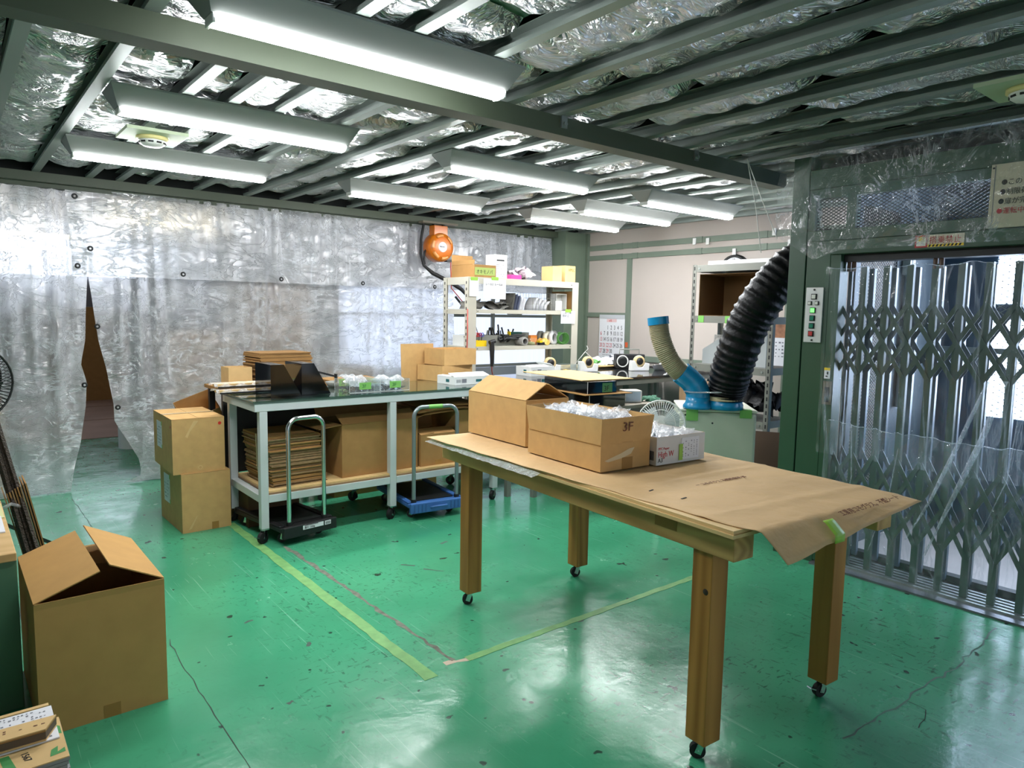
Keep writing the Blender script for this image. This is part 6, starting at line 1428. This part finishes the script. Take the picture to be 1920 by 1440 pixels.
for z in (1.95, 1.50, 1.07, 0.62, 0.15):
    sf = ss('shelf_board', MB().box(5.306, 5.744, 3.20, 3.925, z - 0.012, z))
    MB().box(5.3005, 5.3055, 3.197, 3.928, z - 0.06, z + 0.001).box(5.7445, 5.7495, 3.197, 3.928, z - 0.06, z + 0.001).box(5.31, 5.74, 3.192, 3.196, z - 0.06, z + 0.001).box(5.31, 5.74, 3.929, 3.933, z - 0.06, z + 0.001).build('shelf_lip', GREYM, sf, world=True)
    for y in (3.90, 3.23): MB().cyl((5.296, y, z - 0.03), (5.3004, y, z - 0.03), 0.010, 10).build('bolt', GALV, sf, world=True)
MB().bar((5.33, 3.9, 1.885), (5.7, 3.3, 1.88), 0.02, 0.004).build('brace', GALV, SS, world=True)
for y in (3.86, 3.58): tag(MB().box(5.298, 5.2998, y - 0.03, y + 0.03, 1.442, 1.503).build('tape', GTAPE), 'green tape on the slotted shelf rail, %s piece' % ('left' if y > 3.7 else 'right'), 'tape')
o = tag(MB().box(5.33, 5.70, 3.22, 3.83, 1.951, 1.985).build('board', WHITE), 'white board lying on top of the slotted shelf', 'board')
ob = thing('carton', 'open carton lying on its side in the slotted shelf, dark outside', 'box', (5.52, 3.63, 1.501))
ow = MB(); ow.box(5.325, 5.70, 3.345, 3.35, 1.502, 1.872); ow.box(5.325, 5.70, 3.905, 3.91, 1.502, 1.872); ow.box(5.325, 5.70, 3.35, 3.905, 1.867, 1.872); ow.box(5.325, 5.70, 3.35, 3.905, 1.502, 1.507); ow.box(5.695, 5.70, 3.35, 3.905, 1.507, 1.867)
ow.build('body', mat('cardboard_shaded_inside', (104, 76, 42), 0.85), ob, world=True)  # shade inside the open carton is put into this darker card colour
MB().box(5.326, 5.70, 3.340, 3.3445, 1.502, 1.872).build('dark_side', mat('slate_print', (78, 78, 80), 0.6), ob, world=True)
MB().box(5.322, 5.3245, 3.25, 3.345, 1.502, 1.870).build('flap', mat('slate_print', (78, 78, 80), 0.6), ob, world=True)
pl_ = thing('grey_panel', 'pale grey panel with sloped edge standing in the slotted shelf', 'panel', (5.40, 3.65, 1.071))
MB().prism([(5.40, 3.90, 1.072), (5.40, 3.26, 1.072), (5.40, 3.26, 1.37), (5.40, 3.58, 1.39), (5.40, 3.90, 1.20)], (0.012, 0, 0)).build('body', mat('pale_grey_panel', (176, 182, 184), 0.5), pl_, world=True)
lf = thing('leaflets', 'sheaf of printed leaflets behind the grey panel', 'paper', (5.60, 3.8, 1.071)); MB().box(5.58, 5.60, 3.60, 3.91, 1.072, 1.33).build('sheets', mat('mottled_print', (178, 176, 172), 0.7, var=0.5, vscale=40), lf, world=True)
bagheap('black_bag', 'shiny black plastic bag on the slotted shelf lower level', (5.52, 3.45, 0.621), (0.38, 0.45, 0.34), 33, DUCT, 16, 'plastic bag', None)
for k in range(3): tag(MB().box(5.34, 5.70, 3.24 + k * 0.01, 3.88, 1.003 - 0.0 + k * 0.006 - 0.36, 1.008 + k * 0.006 - 0.36).build('board', [GREYM, WHITE, CLOTHG][k]), ['grey flat board under the black bag', 'white flat board under the black bag', 'dark mottled board right under the black bag'][k], 'board') if False else None
db = tag(MB().prism([(0, -0.22, 0), (0, 0.20, 0), (0, 0.30, 0.56), (0, -0.22, 0.60)], (0.01, 0, 0)).build('cardboard_sheet', mat('dark_brown_board', (74, 52, 34), 0.7)), 'dark brown board leaning in front of the slotted shelf by the lift post', 'cardboard'); db.matrix_basis = Matrix.Translation((5.08, 3.05, 0.0)) @ Matrix.Rotation(R(10), 4, 'Y')

# ------------------------------------------------------------------ spot cooler with hose and duct
CR = math.atan2(2.802 - 3.199, 4.566 - 4.193)
AX = Vector((math.cos(CR), math.sin(CR), 0)); AY = Vector((-math.sin(CR), math.cos(CR), 0)); CO = Vector((4.193, 3.199, 0))
CL = thing('spot_cooler', 'sage green spot cooler with blue outlet collars behind the wooden table', 'cooler', tuple(CO + AX * 0.272 + AY * 0.26), CR)
MB().box(-0.272, 0.272, -0.26, 0.26, 0.07, 0.80).build('body', COOL, CL, bevel=0.02)
MB().box(-0.275, 0.275, -0.263, 0.263, 0.801, 0.822).build('lid', mat('cooler_lid_cream', (212, 212, 194), 0.5), CL, bevel=0.008)
gr = MB(); gr.box(-0.2745, -0.273, -0.20, 0.22, 0.30, 0.74)
gp = gr.build('side_grille', DARK, CL)
for k in range(9): MB().box(-0.277, -0.2748, -0.20, 0.22, 0.32 + k * 0.047, 0.327 + k * 0.047).build('slat', GREYM, gp)
MB().box(-0.16, 0.20, -0.25, -0.02, 0.8225, 0.8235).build('clear_cover', CLEARF, CL)
for x in (-0.19, 0.19): MB().box(x - 0.04, x + 0.045, -0.2665, -0.2635, 0.735 if x < 0 else 0.765, 0.823).box(x - 0.04, x + 0.045, -0.2665, -0.20, 0.8235, 0.8245).build('tape', GTAPE, CL)
for x, z in ((-0.235, 0.775), (-0.04, 0.72)): MB().cyl((x, -0.263, z), (x, -0.2595, z), 0.007, 10).build('screw', DARK, CL)
for x in (-0.2, 0.2):
    for y in (-0.19, 0.19): caster(CL, x, y, 0.071, 0.028, 0.022, 1.0)
def W2L(p): return CL.matrix_basis.inverted() @ Vector(p)
hb = W2L((4.30, 3.13, 0.8235)); db_ = W2L((4.455, 3.0, 0.8235))
c1 = MB().lathe([(0.0, 0.0), (0.105, 0.0), (0.105, 0.02), (0.092, 0.035), (0.086, 0.05), (0.086, 0.085), (0.0, 0.085)], c=(hb.x, hb.y, 0.8245), n=32).build('collar', BLUEC, CL)
def spline(P, n=8):
    out = []; P = [Vector(p) for p in P]; Q = [P[0] * 2 - P[1]] + P + [P[-1] * 2 - P[-2]]
    for i in range(1, len(Q) - 2):
        for k in range(n):
            t = k / n; a, b, c, d = Q[i - 1], Q[i], Q[i + 1], Q[i + 2]
            out.append(0.5 * ((2 * b) + (c - a) * t + (2 * a - 5 * b + 4 * c - d) * t * t + (3 * b - a - 3 * c + d) * t ** 3))
    return out + [P[-1]]
hw = [(4.300, 3.130, 0.905), (4.298, 3.134, 0.955), (4.262, 3.165, 1.02), (4.20, 3.215, 1.085)]
el = spline([W2L(p) for p in hw], 6)
MB().tube(el, 0.082, 24, radii=[0.086] * 12 + [0.084] * 7).build('elbow', BLUEC, CL)
mid = el[len(el) // 2]; 
MB().tube(el[8:11], 0.0885, 24).build('elbow_band', BLUEC, CL)
hp = spline([W2L(p) for p in [(4.205, 3.211, 1.08), (4.155, 3.245, 1.135), (4.112, 3.292, 1.235), (4.090, 3.329, 1.35), (4.086, 3.345, 1.43)]], 48)
MB().tube(hp, 0.07, 24, radii=[0.070 + 0.0042 * math.sin(i * 1.2566) for i in range(len(hp))]).build('flexible_hose', HOSEG, CL)
e1 = W2L((4.086, 3.345, 1.43)); e2 = W2L((4.083, 3.352, 1.485))
MB().cyl(e1, e2, 0.077, 28, caps=False).cyl(e1, e2, 0.072, 28, caps=False).build('end_cuff', BLUEC, CL)
MB().lathe([(0.0, 0.0), (0.128, 0.0), (0.128, 0.035), (0.122, 0.045), (0.122, 0.06), (0.0, 0.06)], c=(db_.x, db_.y, 0.8245), n=32).build('collar', BLUEC, CL)
MB().lathe([(0.124, 0.0), (0.124, 0.03)], c=(db_.x, db_.y, 0.886), n=32).build('collar_tape', mat('tan_collar', (190, 176, 140), 0.5), CL)
dpz = spline([W2L(p) for p in [(4.455, 2.99, 0.895), (4.452, 2.985, 0.96), (4.435, 2.955, 1.08), (4.415, 2.89, 1.25), (4.425, 2.815, 1.46), (4.45, 2.715, 1.645), (4.52, 2.62, 1.80), (4.62, 2.53, 1.90), (4.8, 2.45, 1.98)]], 20)
rr = []
for i in range(len(dpz)):
    f = min(1, i / 36); rr.append((0.118 + 0.028 * f) * (1 + 0.10 * (1 - abs(math.sin(i * 0.58 + 0.5 * math.sin(i * 0.23))) ** 0.7 - 0.5)) + 0.004 * noise.noise(Vector((i * 0.8, 2, 1))))
MB().tube(dpz, 0.14, 28, radii=rr).build('duct', DUCT, CL)
hx = []
for i in range(0, len(dpz) - 1):
    a = i * 2.2; d_ = (dpz[min(i + 1, len(dpz) - 1)] - dpz[i]).normalized(); x_ = d_.cross(Vector((0, 0.3, 1))).normalized(); y_ = x_.cross(d_)
MB().tube([hb + Vector((0.10 * math.cos(t_), 0.10 * math.sin(t_), 0.125)) for t_ in [2.2 + i * 0.35 for i in range(7)]] + [Vector((db_.x, db_.y, 0)) + Vector((0.135 * math.cos(t_), 0.135 * math.sin(t_), 0.955 - 0.0 * i)) for i, t_ in enumerate([-1.9 + i * 0.3 for i in range(6)])], 0.006, 6).build('tie_cord', BAGM, CL)
for o_ in (): pass

# small white fan behind the table
T = thing('fan', 'white floor fan with round wire guard behind the wooden table', 'fan', (3.95, 3.18, 0))
fc = Vector((0.0, 0.0, 0.73)); ax = Vector((-0.75, -0.62, 0.12)).normalized(); xx = ax.cross(Vector((0, 0, 1))).normalized(); yy = xx.cross(ax)
for r_, off in ((0.165, 0.045), (0.165, -0.045), (0.10, 0.07)):
    MB().tube([fc + ax * off + (xx * math.cos(a) + yy * math.sin(a)) * r_ for a in [i * 0.1963 for i in range(32)]], 0.006 if r_ > 0.12 else 0.003, 6, closed=True).build('guard_ring', WHITE, T)
g = MB()
for i in range(56):
    a = i * 2 * math.pi / 56; e = xx * math.cos(a) + yy * math.sin(a)
    g.tube([fc + ax * 0.08 + e * 0.03, fc + ax * 0.07 + e * 0.11, fc + ax * 0.045 + e * 0.165, fc - ax * 0.045 + e * 0.165, fc - ax * 0.07 + e * 0.10], 0.0018, 4)
o = g.build('wire_guard', WHITE, T); o['kind'] = 'stuff'
MB().cyl(fc - ax * 0.15, fc - ax * 0.03, 0.05, 18, 0.06).build('motor', WHITE, T); MB().cyl(fc + ax * 0.07, fc + ax * 0.085, 0.03, 18).build('hub', WHITE, T)
for i in range(3):
    a = i * 2.094; e = xx * math.cos(a) + yy * math.sin(a); e2 = xx * math.cos(a + 1.2) + yy * math.sin(a + 1.2)
    MB().add([fc + e * 0.02, fc + e * 0.14 + ax * 0.02, fc + (e + e2).normalized() * 0.145, fc + e2 * 0.13 - ax * 0.02, fc + e2 * 0.02 - ax * 0.01], [(0, 1, 2, 3, 4)]).build('blade', mat('translucent_blade', (206, 212, 214), 0.3), T, solid=0.002)
MB().cyl((0, 0, 0.03), fc - ax * 0.09 - Vector((0, 0, 0.03)), 0.016, 12).build('pole', WHITE, T); MB().lathe([(0, 0), (0.14, 0.0), (0.14, 0.012), (0.03, 0.035), (0, 0.036)], n=28).build('base', WHITE, T)
